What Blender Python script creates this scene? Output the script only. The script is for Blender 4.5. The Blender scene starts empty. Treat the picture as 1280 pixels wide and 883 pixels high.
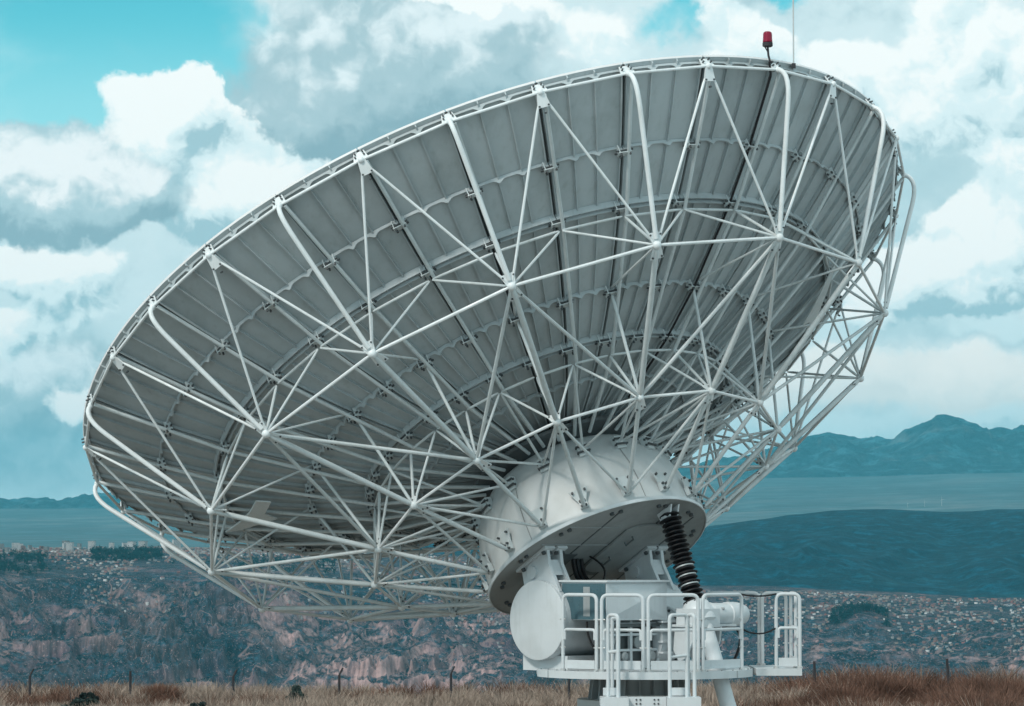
import bpy, math, random
import numpy as np
from mathutils import Vector, Matrix
random.seed(7); rng = np.random.default_rng(7)
PI = math.pi
sc = bpy.context.scene
col = sc.collection

# ------------------------------------------------------------------ camera, sky, sun, exposure
FPX = 3973.2                      # focal length in pixels of a 1280 wide frame
PITCH = math.atan(253.5 / FPX)
cam = bpy.data.cameras.new('camera'); cam_o = bpy.data.objects.new('camera', cam); col.objects.link(cam_o)
cam.sensor_width = 36; cam.lens = FPX / 1280 * 36
cam.clip_start = 0.5; cam.clip_end = 120000
cam_o.location = (0, 0, 0); cam_o.rotation_euler = (PI / 2 + PITCH, 0, 0)
sc.camera = cam_o
sc.view_settings.view_transform = 'Standard'; sc.view_settings.look = 'None'
sc.cycles.use_adaptive_sampling = True; sc.cycles.adaptive_threshold = .025; sc.cycles.max_bounces = 6; sc.cycles.diffuse_bounces = 3; sc.cycles.volume_bounces = 1; sc.cycles.caustics_reflective = False; sc.cycles.caustics_refractive = False
sc.view_settings.exposure = 0.06; sc.view_settings.gamma = 1; sc.view_settings.use_curve_mapping = False
SUN_EL, SUN_AZ = math.radians(42), math.radians(-142)     # azimuth from +Y towards +X: behind the viewer, to the left
sun = bpy.data.lights.new('sun', 'SUN'); sun.energy = 2.3; sun.angle = math.radians(8); sun.color = (1, .95, .88)
sun_o = bpy.data.objects.new('sun', sun); col.objects.link(sun_o)
sd = Vector((math.sin(SUN_AZ) * math.cos(SUN_EL), math.cos(SUN_AZ) * math.cos(SUN_EL), math.sin(SUN_EL)))
sun_o.rotation_euler = sd.to_track_quat('Z', 'Y').to_euler()
sun_o.location = sd * 80

def at(x, y, Y):                  # point at depth Y metres that the camera sees at (x, y) of the 1280x883 frame
    cx, cy = (x - 640) / FPX, (y - 441.5) / FPX
    c, s = math.cos(PITCH), math.sin(PITCH)
    d = Vector((cx, c + cy * -s * -1, s - cy * c))
    d = Vector((cx, c + cy * s, s - cy * c))
    return d * (Y / d.y)
def elev(y): return (695 - y) / FPX
def azim(x): return (x - 640) / FPX

# ------------------------------------------------------------------ node helpers
class NT:
    def __init__(s, tree): s.t = tree; s.n = tree.nodes; s.l = tree.links
    def node(s, typ, ins=None, **kw):
        nd = s.n.new(typ)
        for k, v in kw.items(): setattr(nd, k, v)
        for k, v in (ins or {}).items(): s.put(nd.inputs[k], v)
        return nd
    def put(s, sock, v):
        if isinstance(v, bpy.types.NodeSocket): s.l.new(v, sock)
        else: sock.default_value = v
    def math(s, op, a, b=0.0, c=None, clamp=False):
        nd = s.n.new('ShaderNodeMath'); nd.operation = op; nd.use_clamp = clamp
        s.put(nd.inputs[0], a); s.put(nd.inputs[1], b)
        if c is not None: s.put(nd.inputs[2], c)
        return nd.outputs[0]
    def vmath(s, op, a, b=(0, 0, 0)):
        nd = s.n.new('ShaderNodeVectorMath'); nd.operation = op
        s.put(nd.inputs[0], a); s.put(nd.inputs[1], b)
        return nd
    def mapr(s, v, a, b, c=0.0, d=1.0, smooth=True):
        nd = s.n.new('ShaderNodeMapRange'); nd.interpolation_type = 'SMOOTHSTEP' if smooth else 'LINEAR'
        s.put(nd.inputs[0], v); nd.inputs[1].default_value = a; nd.inputs[2].default_value = b
        nd.inputs[3].default_value = c; nd.inputs[4].default_value = d
        return nd.outputs[0]
    def mix(s, f, a, b, mode='MIX'):
        nd = s.n.new('ShaderNodeMix'); nd.data_type = 'RGBA'; nd.blend_type = mode
        s.put(nd.inputs[0], f); s.put(nd.inputs[6], a); s.put(nd.inputs[7], b)
        return nd.outputs[2]
    def noise(s, vec, scale, detail=4, rough=.5, dist=0.0):
        nd = s.n.new('ShaderNodeTexNoise'); s.put(nd.inputs['Vector'], vec)
        nd.inputs['Scale'].default_value = scale; nd.inputs['Detail'].default_value = detail
        nd.inputs['Roughness'].default_value = rough; nd.inputs['Distortion'].default_value = dist
        return nd.outputs[0]

def C4(c): return (c[0], c[1], c[2], 1.0)
SKY_STRENGTH = 0.1
def build_world():
    w = bpy.data.worlds.new('World'); sc.world = w; w.use_nodes = True
    t = NT(w.node_tree); w.node_tree.nodes.clear()
    sky = t.node('ShaderNodeTexSky'); sky.sky_type = 'NISHITA'; sky.sun_disc = False
    sky.sun_elevation = SUN_EL; sky.sun_rotation = SUN_AZ; sky.altitude = 3800; sky.air_density = 1.0; sky.dust_density = .6
    tint = t.mix(1.0, sky.outputs[0], C4((.56, 1.66, 1.22)), 'MULTIPLY')
    D = t.node('ShaderNodeTexCoord').outputs['Generated']
    sep = t.node('ShaderNodeSeparateXYZ', {0: D})
    # direction as (azimuth, elevation), one unit = 0.0252 rad
    az = t.math('MULTIPLY', t.math('ARCTAN2', sep.outputs[0], sep.outputs[1]), FPX / 100)
    el = t.math('MULTIPLY', t.math('ARCSINE', sep.outputs[2]), FPX / 100)
    A = t.node('ShaderNodeCombineXYZ', {0: az, 1: el}).outputs[0]
    def warp(scale, amp, det):
        n = t.node('ShaderNodeTexNoise', {'Vector': D, 'Scale': scale, 'Detail': det, 'Roughness': .58})
        return t.vmath('MULTIPLY', t.vmath('SUBTRACT', n.outputs['Color'], (.5, .5, .5)).outputs[0], amp).outputs[0]
    AW = t.vmath('ADD', A, warp(24, (2.0, 1.6, 0), 6)).outputs[0]
    def blobs(lst, off=None):
        tot = None
        for (x, y, rx, ry, wgt) in lst:
            p = ((x - 640) / 100 - (off[0] if off else 0), (695 - y) / 100 - (off[1] if off else 0), 0)
            v = t.vmath('MULTIPLY', t.vmath('SUBTRACT', AW, p).outputs[0], (100 / rx, 100 / ry, 0)).outputs[0]
            m = t.mapr(t.vmath('LENGTH', v).outputs[1], 1.5, .1, 0, wgt)
            tot = m if tot is None else t.math('ADD', tot, m)
        return tot
    def puff(off, scale):         # cauliflower heights
        v = t.vmath('MULTIPLY', t.vmath('ADD', D, off).outputs[0], (1, 1, 1.15)).outputs[0]
        v = t.vmath('ADD', v, t.vmath('MULTIPLY', W2, (.02, .02, .02)).outputs[0]).outputs[0]
        vo = t.node('ShaderNodeTexVoronoi', {'Vector': v, 'Scale': scale, 'Detail': 2.0, 'Roughness': .5, 'Lacunarity': 2.3}, feature='F1', normalize=True)
        n = t.noise(v, scale * .8, 6, .6)
        return t.math('ADD', t.math('MULTIPLY', vo.outputs['Distance'], -.8), n)
    W2 = warp(55, (1, 1, 1), 3)
    h0 = puff((0, 0, 0), 26.0); h1 = puff((-.0035, 0, .0060), 26.0)
    emb = t.math('SUBTRACT', h0, h1)
    soft = t.noise(t.vmath('MULTIPLY', D, (1, 1, 1.6)).outputs[0], 13.0, 6, .55, .3)
    def layer(under, lst, c_dark, c_mid, c_lit, edge=.06, k=.55, gain=4.5, bias=.5, shade=0.0, opacity=1.0):
        B0 = blobs(lst)
        F = t.math('ADD', B0, t.math('MULTIPLY', t.math('SUBTRACT', h0, H_MEAN), k))
        a = t.mapr(F, .5 - edge, .5 + edge, 0, opacity)
        b = t.math('ADD', t.math('MULTIPLY', emb, gain), bias)
        if shade: # top edges of the mass catch the light, undersides fall grey
            b = t.math('ADD', b, t.math('MULTIPLY', t.math('SUBTRACT', B0, blobs(lst, (-.12, .34))), shade))
        b = t.math('ADD', b, t.math('MULTIPLY', t.math('SUBTRACT', soft, .5), 1.0), clamp=True)
        r = t.node('ShaderNodeValToRGB', {0: b}); e = r.color_ramp.elements; r.color_ramp.interpolation = 'EASE'
        e[0].position = 0; e[0].color = C4(c_dark); e[1].position = 1; e[1].color = C4(c_lit)
        n = e.new(.5); n.color = C4(c_mid)
        s_ = t.vmath('SCALE', r.outputs[0]); s_.inputs[3].default_value = 1 / SKY_STRENGTH
        return t.mix(a, under, s_.outputs[0])
    c = tint
    veil = t.math('ADD', t.mapr(soft, .42, .72, 0, .4), t.mapr(el, 6.9, 5.2, 0, .38), clamp=True)
    s_ = t.vmath('SCALE', C4((.60, .88, .92))[:3]); s_.inputs[3].default_value = 1 / SKY_STRENGTH
    c = t.mix(veil, c, s_.outputs[0])
    c = layer(c, BANK, (.45, .63, .68), (.70, .86, .89), (.96, 1.0, 1.0), .24, .9, 1.4, .48)
    c = layer(c, SOFT, (.34, .52, .58), (.46, .66, .71), (.70, .88, .91), .42, .5, 1.2, .5, .6, .8)
    c = layer(c, GREY, (.26, .42, .48), (.42, .59, .64), (.84, .95, .97), .20, .80, 2.0, .36, .95, .94)
    c = layer(c, WHITE, (.40, .60, .66), (.78, .93, .95), (1.0, 1.04, 1.02), .09, 1.0, 3.4, .55, 1.1)
    c = layer(c, CREAM, (.72, .82, .82), (.86, .90, .87), (1.0, .99, .94), .40, .5, 1.2, .55, .3, .9)
    c = layer(c, FRONT, (.27, .43, .49), (.46, .64, .69), (.95, 1.0, 1.0), .15, .85, 2.2, .38, .85, .94)
    bg = t.node('ShaderNodeBackground', {0: c, 1: SKY_STRENGTH})
    out = t.node('ShaderNodeOutputWorld'); t.l.new(bg.outputs[0], out.inputs[0])
    w.cycles.sampling_method = 'MANUAL'; w.cycles.sample_map_resolution = 256
H_MEAN = .12
# places in the sky, as (x, y, radius x, radius y, weight)
BANK = [(640, 380, 60000, 60000, 1.15), (60, 40, 270, 190, -1.25), (200, 30, 150, 90, -.5), (20, 150, 120, 60, -.6), (255, 70, 90, 95, -.75), (850, 35, 55, 60, -1.0), (1020, 0, 60, 30, -.9), (640, 15, 40, 20, -.4)]
CREAM = [(1170, 475, 260, 42, 1.1), (980, 500, 160, 30, .7)]
SOFT = [(1235, 412, 150, 24, .9), (1230, 520, 110, 22, .7), (1060, 545, 130, 16, .6), (1130, 230, 110, 140, .8), (1080, 330, 80, 70, .5), (30, 520, 220, 130, .8), (260, 350, 90, 60, .5), (820, 90, 60, 40, .4), (1100, 560, 260, 60, .45), (60, 300, 120, 40, .4)]
GREY = [(445, 105, 165, 130, 1.1), (580, 90, 160, 80, .85), (640, 20, 60, 40, .5), (40, 480, 170, 60, .95), (100, 570, 220, 60, .5),
        (260, 340, 70, 40, .45)]
WHITE = [(190, 150, 105, 55, 1.0), (250, 115, 40, 40, .6), (240, 210, 110, 80, .9), (340, 240, 110, 50, .85), (60, 330, 90, 40, .8), (20, 420, 60, 40, .8), (110, 390, 60, 60, .5), (1200, 90, 130, 120, .9), (930, 60, 70, 60, .8), (1020, 100, 90, 60, .8), (1260, 230, 60, 40, .7),
         (1230, 320, 110, 60, 1.05), (1150, 370, 90, 45, .8), (1150, 470, 200, 40, .9), (580, 10, 130, 22, .8), (760, 40, 70, 60, .5), (120, 500, 60, 30, .5), (280, 280, 120, 60, .6)]
FRONT = [(90, 235, 130, 62, 1.05), (10, 250, 80, 55, .7), (180, 262, 70, 42, .6)]
build_world()

# ------------------------------------------------------------------ mesh helpers
class MB:
    def __init__(s): s.v = []; s.f = []; s.m = []
    def add(s, vs, fs, mi=0):
        o = len(s.v); s.v.extend([tuple(p) for p in vs])
        for q in fs: s.f.append([i + o for i in q]); s.m.append(mi)
        return s
    def frame(s, d):
        d = Vector(d).normalized(); a = Vector((0, 0, 1)) if abs(d.z) < .9 else Vector((1, 0, 0))
        u = d.cross(a).normalized(); return d, u, d.cross(u)
    def tube(s, pts, r, n=8, mi=0, caps=True):
        pts = [Vector(p) for p in pts]; rs = r if isinstance(r, (list, tuple)) else [r] * len(pts)
        d, u, w = s.frame(pts[1] - pts[0]); vs = []; fs = []
        for k, p in enumerate(pts):
            if 0 < k: 
                nd = (pts[min(k + 1, len(pts) - 1)] - pts[k - 1]).normalized()
                u = (u - nd * u.dot(nd)).normalized(); w = nd.cross(u)
            for j in range(n):
                a = 2 * PI * j / n; vs.append(p + (u * math.cos(a) + w * math.sin(a)) * rs[k])
        for k in range(len(pts) - 1):
            for j in range(n):
                fs.append([k * n + j, k * n + (j + 1) % n, (k + 1) * n + (j + 1) % n, (k + 1) * n + j])
        if caps: fs.append(list(range(n))[::-1]); fs.append([(len(pts) - 1) * n + j for j in range(n)])
        return s.add(vs, fs, mi)
    def box(s, c, hx, hy, hz, X=(1, 0, 0), Y=(0, 1, 0), Z=(0, 0, 1), mi=0):
        c, X, Y, Z = Vector(c), Vector(X), Vector(Y), Vector(Z)
        vs = [c + X * hx * i + Y * hy * j + Z * hz * k for i in (-1, 1) for j in (-1, 1) for k in (-1, 1)]
        return s.add(vs, [[0, 1, 3, 2], [4, 6, 7, 5], [0, 4, 5, 1], [2, 3, 7, 6], [0, 2, 6, 4], [1, 5, 7, 3]], mi)
    def prism(s, poly, off, mi=0):          # polygon (3D points) thickened by the vector off, centred
        off = Vector(off); n = len(poly)
        vs = [Vector(p) - off / 2 for p in poly] + [Vector(p) + off / 2 for p in poly]
        return s.add(vs, [list(range(n))[::-1], list(range(n, 2 * n))] + [[i, (i + 1) % n, n + (i + 1) % n, n + i] for i in range(n)], mi)
    def lathe(s, o, ax, prof, n=32, mi=0, cap0=True, cap1=True):   # prof: (distance along ax, radius)
        d, u, w = s.frame(ax); o = Vector(o); vs = []; fs = []
        for (h, r) in prof:
            for j in range(n):
                a = 2 * PI * j / n; vs.append(o + d * h + (u * math.cos(a) + w * math.sin(a)) * r)
        for k in range(len(prof) - 1):
            for j in range(n): fs.append([k * n + j, k * n + (j + 1) % n, (k + 1) * n + (j + 1) % n, (k + 1) * n + j])
        if cap0: fs.append(list(range(n))[::-1])
        if cap1: fs.append([(len(prof) - 1) * n + j for j in range(n)])
        return s.add(vs, fs, mi)
    def ball(s, c, r, n=10, mi=0):
        return s.lathe(c, (0, 0, 1), [(-r * math.cos(PI * k / 6), max(r * math.sin(PI * k / 6), r * .02)) for k in range(7)], n, mi)
    def build(s, name, mats, parent=None, sharp=35, smooth=True):
        me = bpy.data.meshes.new(name); me.from_pydata(s.v, [], s.f)
        mats = mats if isinstance(mats, (list, tuple)) else [mats]
        for m in mats: me.materials.append(m)
        me.polygons.foreach_set('material_index', s.m)
        if smooth:
            me.polygons.foreach_set('use_smooth', [True] * len(s.f)); me.set_sharp_from_angle(angle=math.radians(sharp))
        me.update()
        o = bpy.data.objects.new(name, me); col.objects.link(o)
        if parent is not None:
            o.parent = parent
            if parent.data is None: o.matrix_parent_inverse = Matrix.Translation(parent.location).inverted()   # parts are modelled in world coordinates
        return o
def tag(o, label=None, cat=None, group=None, kind=None):
    for k, v in (('label', label), ('category', cat), ('group', group), ('kind', kind)):
        if v: o[k] = v
    return o
def thing(name, loc, label, cat, group=None):
    o = bpy.data.objects.new(name, None); o.location = loc; o.empty_display_size = .2; col.objects.link(o)
    return tag(o, label, cat, group)
def bez(p0, p1, p2, n=8):
    return [Vector(p0) * (1 - t) ** 2 + Vector(p1) * 2 * t * (1 - t) + Vector(p2) * t * t for t in [k / n for k in range(n + 1)]]

# ------------------------------------------------------------------ materials
def paint(name, c, rough=.45, dirt=.25, scale=2.5, metal=0.0, streak=True, dirtcol=None, bump=0.0, spec=.4, vary=0.0):
    m = bpy.data.materials.new(name); m.use_nodes = True; t = NT(m.node_tree)
    b = m.node_tree.nodes['Principled BSDF']
    g = t.node('ShaderNodeNewGeometry').outputs['Position']
    n = t.noise(g, scale, 6, .6); f = t.mapr(n, .42, .72, 0, dirt)
    if streak:
        v = t.vmath('MULTIPLY', g, (9, 9, .7)).outputs[0]
        n2 = t.noise(v, scale * .8, 4, .6); f = t.math('ADD', f, t.mapr(n2, .5, .8, 0, dirt * .8))
    dc = dirtcol or (c[0] * .55, c[1] * .55, c[2] * .52)
    bc = t.mix(f, C4(c), C4(dc))
    if vary:      # every panel left the paint shop a little different
        rnd = t.node('ShaderNodeObjectInfo').outputs['Random']
        hs = t.node('ShaderNodeHueSaturation', {'Value': t.mapr(rnd, 0, 1, 1 - vary, 1 + vary * .6, smooth=False), 'Color': bc}); bc = hs.outputs[0]
    t.put(b.inputs['Base Color'], bc)
    t.put(b.inputs['Roughness'], t.mapr(n, .3, .7, rough - .08, rough + .15))
    b.inputs['Metallic'].default_value = metal; b.inputs['Specular IOR Level'].default_value = spec
    if bump:
        bp = t.node('ShaderNodeBump', {'Height': n, 'Strength': bump, 'Distance': .05}); t.l.new(bp.outputs[0], b.inputs['Normal'])
    return m
M = {}
M['tube'] = paint('tube_paint', (.71, .75, .76), .42, .3)
M['tube2'] = paint('strut_paint', (.56, .61, .62), .45, .35)
M['white'] = paint('white_paint', (.58, .62, .64), .42, .22)
M['panel'] = paint('panel_paint', (.40, .45, .465), .5, .36, 1.6, vary=.14)
M['dish_face'] = paint('reflector_face', (.7, .7, .7), .6, .1)
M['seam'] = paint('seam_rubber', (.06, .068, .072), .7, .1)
M['bolt'] = paint('bolt_steel', (.07, .08, .085), .5, .2)
M['drum'] = paint('drum_paint', (.53, .56, .565), .4, .28, 1.3, dirtcol=(.36, .365, .34))
M['under'] = paint('shaded_flange_paint', (.255, .275, .275), .5, .35, 1.5)  # grey darkened to paint in the shade under the hub
M['rubber'] = paint('bellows_rubber', (.008, .008, .01), .55, .1)
M['glass'] = paint('cabinet_panel', (.055, .115, .14), .22, .3, 2.0)
M['grey'] = paint('grey_paint', (.30, .33, .34), .5, .3)
M['darkgrey'] = paint('dark_grey_paint', (.09, .105, .11), .55, .3)
M['red'] = paint('red_lens', (.22, .004, .03), .15, .1)
M['pipe'] = paint('galvanised', (.5, .52, .52), .4, .2, metal=.4)
M['post'] = paint('dark_post', (.03, .03, .035), .7, .3)
M['concrete'] = paint('concrete', (.46, .48, .48), .85, .3)

# ------------------------------------------------------------------ numpy noise for the land
def hash2(ix, iy, seed):
    h = (ix.astype(np.int64) * 374761393 + iy.astype(np.int64) * 668265263 + seed * 974634777) & 0xffffffff
    h = ((h ^ (h >> 13)) * 1274126177) & 0xffffffff
    return ((h ^ (h >> 16)) & 0xffff) / 65535.0
def vnoise(x, y, seed=0):
    ix, iy = np.floor(x), np.floor(y); fx, fy = x - ix, y - iy
    fx = fx * fx * fx * (fx * (fx * 6 - 15) + 10); fy = fy * fy * fy * (fy * (fy * 6 - 15) + 10)
    a, b, c, d = hash2(ix, iy, seed), hash2(ix + 1, iy, seed), hash2(ix, iy + 1, seed), hash2(ix + 1, iy + 1, seed)
    return (a * (1 - fx) + b * fx) * (1 - fy) + (c * (1 - fx) + d * fx) * fy
def fbm(x, y, oct=5, seed=0, gain=.5):
    s = 0; a = 1; t = 0
    for k in range(oct):
        s = s + a * vnoise(x * 2 ** k + 17.3 * k, y * 2 ** k - 9.1 * k, seed + k); t += a; a *= gain
    return s / t
def ridged(x, y, oct=5, seed=0, gain=.5):
    s = 0; a = 1; t = 0
    for k in range(oct):
        s = s + a * (1 - np.abs(2 * vnoise(x * 2 ** k + 5.7 * k, y * 2 ** k + 3.3 * k, seed + k) - 1)); t += a; a *= gain
    return s / t
def sstep(x, a, b):
    t = np.clip((x - a) / (b - a), 0, 1); return t * t * (3 - 2 * t)
def polar_sheet(name, az, d, zfun, mat):
    A, Dm = np.meshgrid(az, d); X, Y = np.tan(A) * Dm, Dm; Z = zfun(A, Dm, X)
    nr, nc = A.shape
    me = bpy.data.meshes.new(name)
    me.vertices.add(nr * nc); me.vertices.foreach_set('co', np.stack([X, Y, Z], -1).astype(np.float32).ravel())
    i = (np.arange(nr - 1)[:, None] * nc + np.arange(nc - 1)[None]).ravel()
    q = np.stack([i, i + 1, i + nc + 1, i + nc], 1).astype(np.int32)
    me.loops.add(q.size); me.loops.foreach_set('vertex_index', q.ravel())
    me.polygons.add(len(q)); me.polygons.foreach_set('loop_start', np.arange(0, q.size, 4, dtype=np.int32))
    me.polygons.foreach_set('use_smooth', np.ones(len(q), bool))
    me.update(calc_edges=True); me.validate()
    me.materials.append(mat)
    o = bpy.data.objects.new(name, me); col.objects.link(o); o['kind'] = 'structure'
    return o
def table(A, D, xs, ds, ys):      # elevation profile: rows = distances (km), columns = frame x
    px = A * FPX + 640; dk = D / 1000
    ys = np.array(ys, float); cols = [np.interp(dk, ds, ys[:, j]) for j in range(len(xs))]
    out = np.empty_like(px); out[:] = cols[0]
    for j in range(len(xs) - 1):
        t = sstep(px, xs[j], xs[j + 1]); out = np.where(px >= xs[j], cols[j] * (1 - t) + cols[j + 1] * t, out)
    return (695 - out) / FPX * D

# ------------------------------------------------------------------ land materials
def land_mat(name, scrub, rock, pale, bump=0.0, slope=(.93, .62), speck=.0, scale=.02, streak=True, trails=0.0, cov=(.4, .6), con=1.0):
    m = bpy.data.materials.new(name); m.use_nodes = True; t = NT(m.node_tree)
    b = m.node_tree.nodes['Principled BSDF']; b.inputs['Roughness'].default_value = .95; b.inputs['Specular IOR Level'].default_value = .1
    geo = t.node('ShaderNodeNewGeometry'); P = geo.outputs['Position']
    nz = t.node('ShaderNodeSeparateXYZ', {0: geo.outputs['Normal']}).outputs[2]
    n1 = t.noise(P, scale, 9, .7); n2 = t.noise(P, scale * .12, 5, .6); n3 = t.noise(P, scale * 6, 3, .6)
    st = t.mapr(nz, slope[0], slope[1])
    fine = t.mapr(n1, cov[0], cov[1])
    dk = [c * (1 - .55 * con) for c in scrub]; lt = [c * (1 + 1.6 * con) + .004 * con for c in scrub]
    sc_ = t.mix(t.mapr(n3, .40, .62), C4(dk), C4(scrub)); sc_ = t.mix(t.mapr(t.noise(P, scale * 2.2, 6, .7), .48, .66), sc_, C4(lt))
    rk = t.mix(t.mapr(n2, .4, .6), C4(rock), C4(pale))
    if streak:
        v = t.vmath('MULTIPLY', P, (1, .4, .06)).outputs[0]
        s1 = t.noise(v, scale * 5, 5, .65); rk = t.mix(t.mapr(s1, .4, .68, 0, .7), rk, C4([c * .45 for c in rock]))
    f = t.math('ADD', t.math('MULTIPLY', st, .8), t.math('MULTIPLY', fine, .55), clamp=True)
    f = t.math('MULTIPLY', f, t.mapr(t.noise(P, scale * .35, 4, .6), .36, .52, .25, 1.0))
    f = t.math('MULTIPLY', f, t.mapr(t.noise(P, scale * .13, 3, .55), .40, .56, .22, 1.0))
    c = t.mix(f, sc_, rk)
    if speck:
        n4 = t.noise(P, scale * 14, 2, .5); c = t.mix(t.mapr(n4, .60, .72, 0, speck), c, C4(pale))
    if trails:   # tracks and roads cut across the slopes
        q = t.noise(P, scale * .22, 3, .5, .6); d = t.math('ABSOLUTE', t.math('SUBTRACT', q, .5))
        c = t.mix(t.mapr(d, .006, .002, 0, trails), c, C4([x * .7 for x in pale]))
        q = t.noise(P, scale * .5, 4, .5, .4); d = t.math('ABSOLUTE', t.math('SUBTRACT', q, .45))
        c = t.mix(t.mapr(d, .007, .002, 0, trails * .6), c, C4([x * .6 for x in pale]))
    if bump:
        hb = t.math('ADD', n1, t.math('MULTIPLY', t.noise(t.vmath('MULTIPLY', P, (1, .5, .12)).outputs[0], scale * 7, 4, .6), .5))
        bp = t.node('ShaderNodeBump', {'Height': hb, 'Strength': .9, 'Distance': bump}); t.l.new(bp.outputs[0], b.inputs['Normal'])
    t.put(b.inputs['Base Color'], c)
    return m
M['hills'] = land_mat('badlands', (.006, .026, .040), (.135, .088, .112), (.45, .30, .285), slope=(.90, .60), speck=.65, trails=.5, bump=9.0, cov=(.44, .62))  # scrub colour darkened to carry the shade of clouds
M['ridge'] = land_mat('dark_slope', (.0006, .034, .055), (.001, .055, .078), (.03, .11, .13), slope=(.8, .4), scale=.008, streak=False, speck=.12, cov=(.5, .72), con=.8, bump=25.0)  # cloud shadow over the slope is put into these darkened colours
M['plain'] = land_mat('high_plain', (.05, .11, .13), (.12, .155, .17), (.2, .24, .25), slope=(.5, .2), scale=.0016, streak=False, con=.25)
M['mount'] = land_mat('mountain_rock', (.025, .085, .11), (.05, .115, .135), (.2, .24, .25), slope=(.85, .5), scale=.0022, streak=False, cov=(.5, .72), con=.55, bump=110.0)  # con: light and dark patches in the colour stand for shaded faces

def ground_mat():
    m = bpy.data.materials.new('dry_ground'); m.use_nodes = True; t = NT(m.node_tree)
    b = m.node_tree.nodes['Principled BSDF']; b.inputs['Roughness'].default_value = 1
    P = t.node('ShaderNodeNewGeometry').outputs['Position']
    c = t.mix(t.mapr(t.noise(P, .35, 6, .6), .35, .65), C4((.12, .10, .085)), C4((.23, .185, .15)))
    t.put(b.inputs['Base Color'], t.mix(t.mapr(t.noise(P, 3, 4, .6), .5, .7, 0, .5), c, C4((.08, .09, .075))))
    return m
M['ground'] = ground_mat()
GZ = -5.3
def ground_z(A, D, X):
    fl = GZ + .25 * (fbm(X / 9, D / 9, 4, 3) - .5)
    drop = np.interp(D, [0, 116, 150, 260, 900, 3300], [0, 0, -9, -30, -95, -215])
    return fl + drop + sstep(D, 150, 600) * 30 * (fbm(X / 160, D / 160, 4, 9) - .5)
polar_sheet('ground', np.linspace(-.55, .55, 140), np.concatenate([np.linspace(-0.1, 2, 3) + 2, np.linspace(6, 150, 90), np.geomspace(155, 3400, 60)]), ground_z, M['ground'])
tag(bpy.data.objects['ground'], kind='structure')

# ------------------------------------------------------------------ badlands and slopes
HX = [0, 330, 620, 900, 1250]
HD = [3.3, 5.7, 6.1, 6.4, 6.8, 7.3, 8, 9.2]
HY = [[905, 905, 905, 900, 900], [886, 886, 884, 880, 880], [866, 868, 866, 862, 860], [834, 838, 840, 836, 834], [776, 784, 800, 806, 806], [718, 722, 750, 772, 778], [693, 694, 712, 742, 752], [687, 686, 692, 722, 735]]
def hills_z(A, D, X):
    px = A * FPX + 640
    rough = .40 + .60 * sstep(px, 780, 560)
    env = sstep(D, 5600, 6200) * (1 - .97 * sstep(D, 7020, 7420))
    xw = X + 150 * (fbm(X / 300, D / 300, 4, 5) - .5) + 40 * (fbm(X / 80, D / 80, 3, 8) - .5); dw = D + 260 * (fbm(X / 260 + 9, D / 260, 4, 6) - .5)
    base = table(A, D, HX, HD, HY)
    rg = ridged(xw / 420, dw / 1000, 5, 11, .5); rg2 = ridged(xw / 120 + 3, dw / 340, 5, 21, .5); fl = ridged(X / 34, D / 130, 4, 31, .55)
    z = 270 * (rg - .62) + 62 * (rg2 - .62) + 60 * (fbm(X / 500, D / 420, 3, 45) - .5)
    m = sstep(fbm(X / 380 + 4, D / 420, 3, 51), .44, .58)
    H = 36.0
    q = (z + 24 * (fl - .6) + .25 * (base + 200)) / H + 50; terr = (np.floor(q) + sstep(q - np.floor(q), .35, .9) - 50) * H - .25 * (base + 200)
    z = z * (1 - .7 * m) + terr * .7 * m + (fl - .6) * (7 + 13 * m)
    z = base + rough * env * z + 4.0 * (fbm(X / 16, D / 24, 4, 61) - .5) * env + 8 * (fbm(X / 160, D / 300, 4, 71) - .5)
    return z + 24 * np.exp(-((px - 1073) / 36) ** 2 - ((D - 7350) / 190) ** 2)
haz = np.linspace(-.235, .235, 1500); hd = np.concatenate([np.geomspace(3300, 5700, 30), np.geomspace(5710, 7500, 720), np.geomspace(7508, 9200, 80)])
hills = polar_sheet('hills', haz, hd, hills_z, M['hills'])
HZ = None
def hz_at(az, d):
    a = np.atleast_1d(az).astype(float); dd = np.atleast_1d(d).astype(float)
    return hills_z(a, dd, np.tan(a) * dd)

RX = [-700, -100, 250, 430, 560, 700, 800, 880, 960, 1040, 1100, 1180, 1280, 1500, 1900]
RY = [700, 704, 700, 692, 676, 668, 664, 659, 648, 638, 637, 640, 636, 632, 650]
def crest(A): return np.interp(A * FPX + 640, RX, RY)
def ridge_z(A, D, X):
    cr = (695 - crest(A)) / FPX * 11000
    foot = hills_z_edge(A)
    t = sstep(D, 7600, 11000)
    w = 190 * (ridged(X / 900 + .5 * fbm(X / 700, D / 900, 2, 82), D / 2600, 5, 81) - .6) * np.sin(np.clip((D - 7600) / 3400, 0, 1) * PI) * sstep(cr, 0, 120)
    back = np.interp(D, [11000, 13000], [0, -120])
    return foot + (cr - foot) * t + w + back + 7 * (fbm(X / 120, D / 200, 4, 83) - .5) * t
def hills_z_edge(A):
    return (695 - np.interp(A * FPX + 640, HX, [700, 702, 722, 760, 772])) / FPX * 8200 - 18
polar_sheet('hillside', np.linspace(-.27, .3, 700), np.linspace(7600, 12600, 170), ridge_z, M['ridge'])

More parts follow.
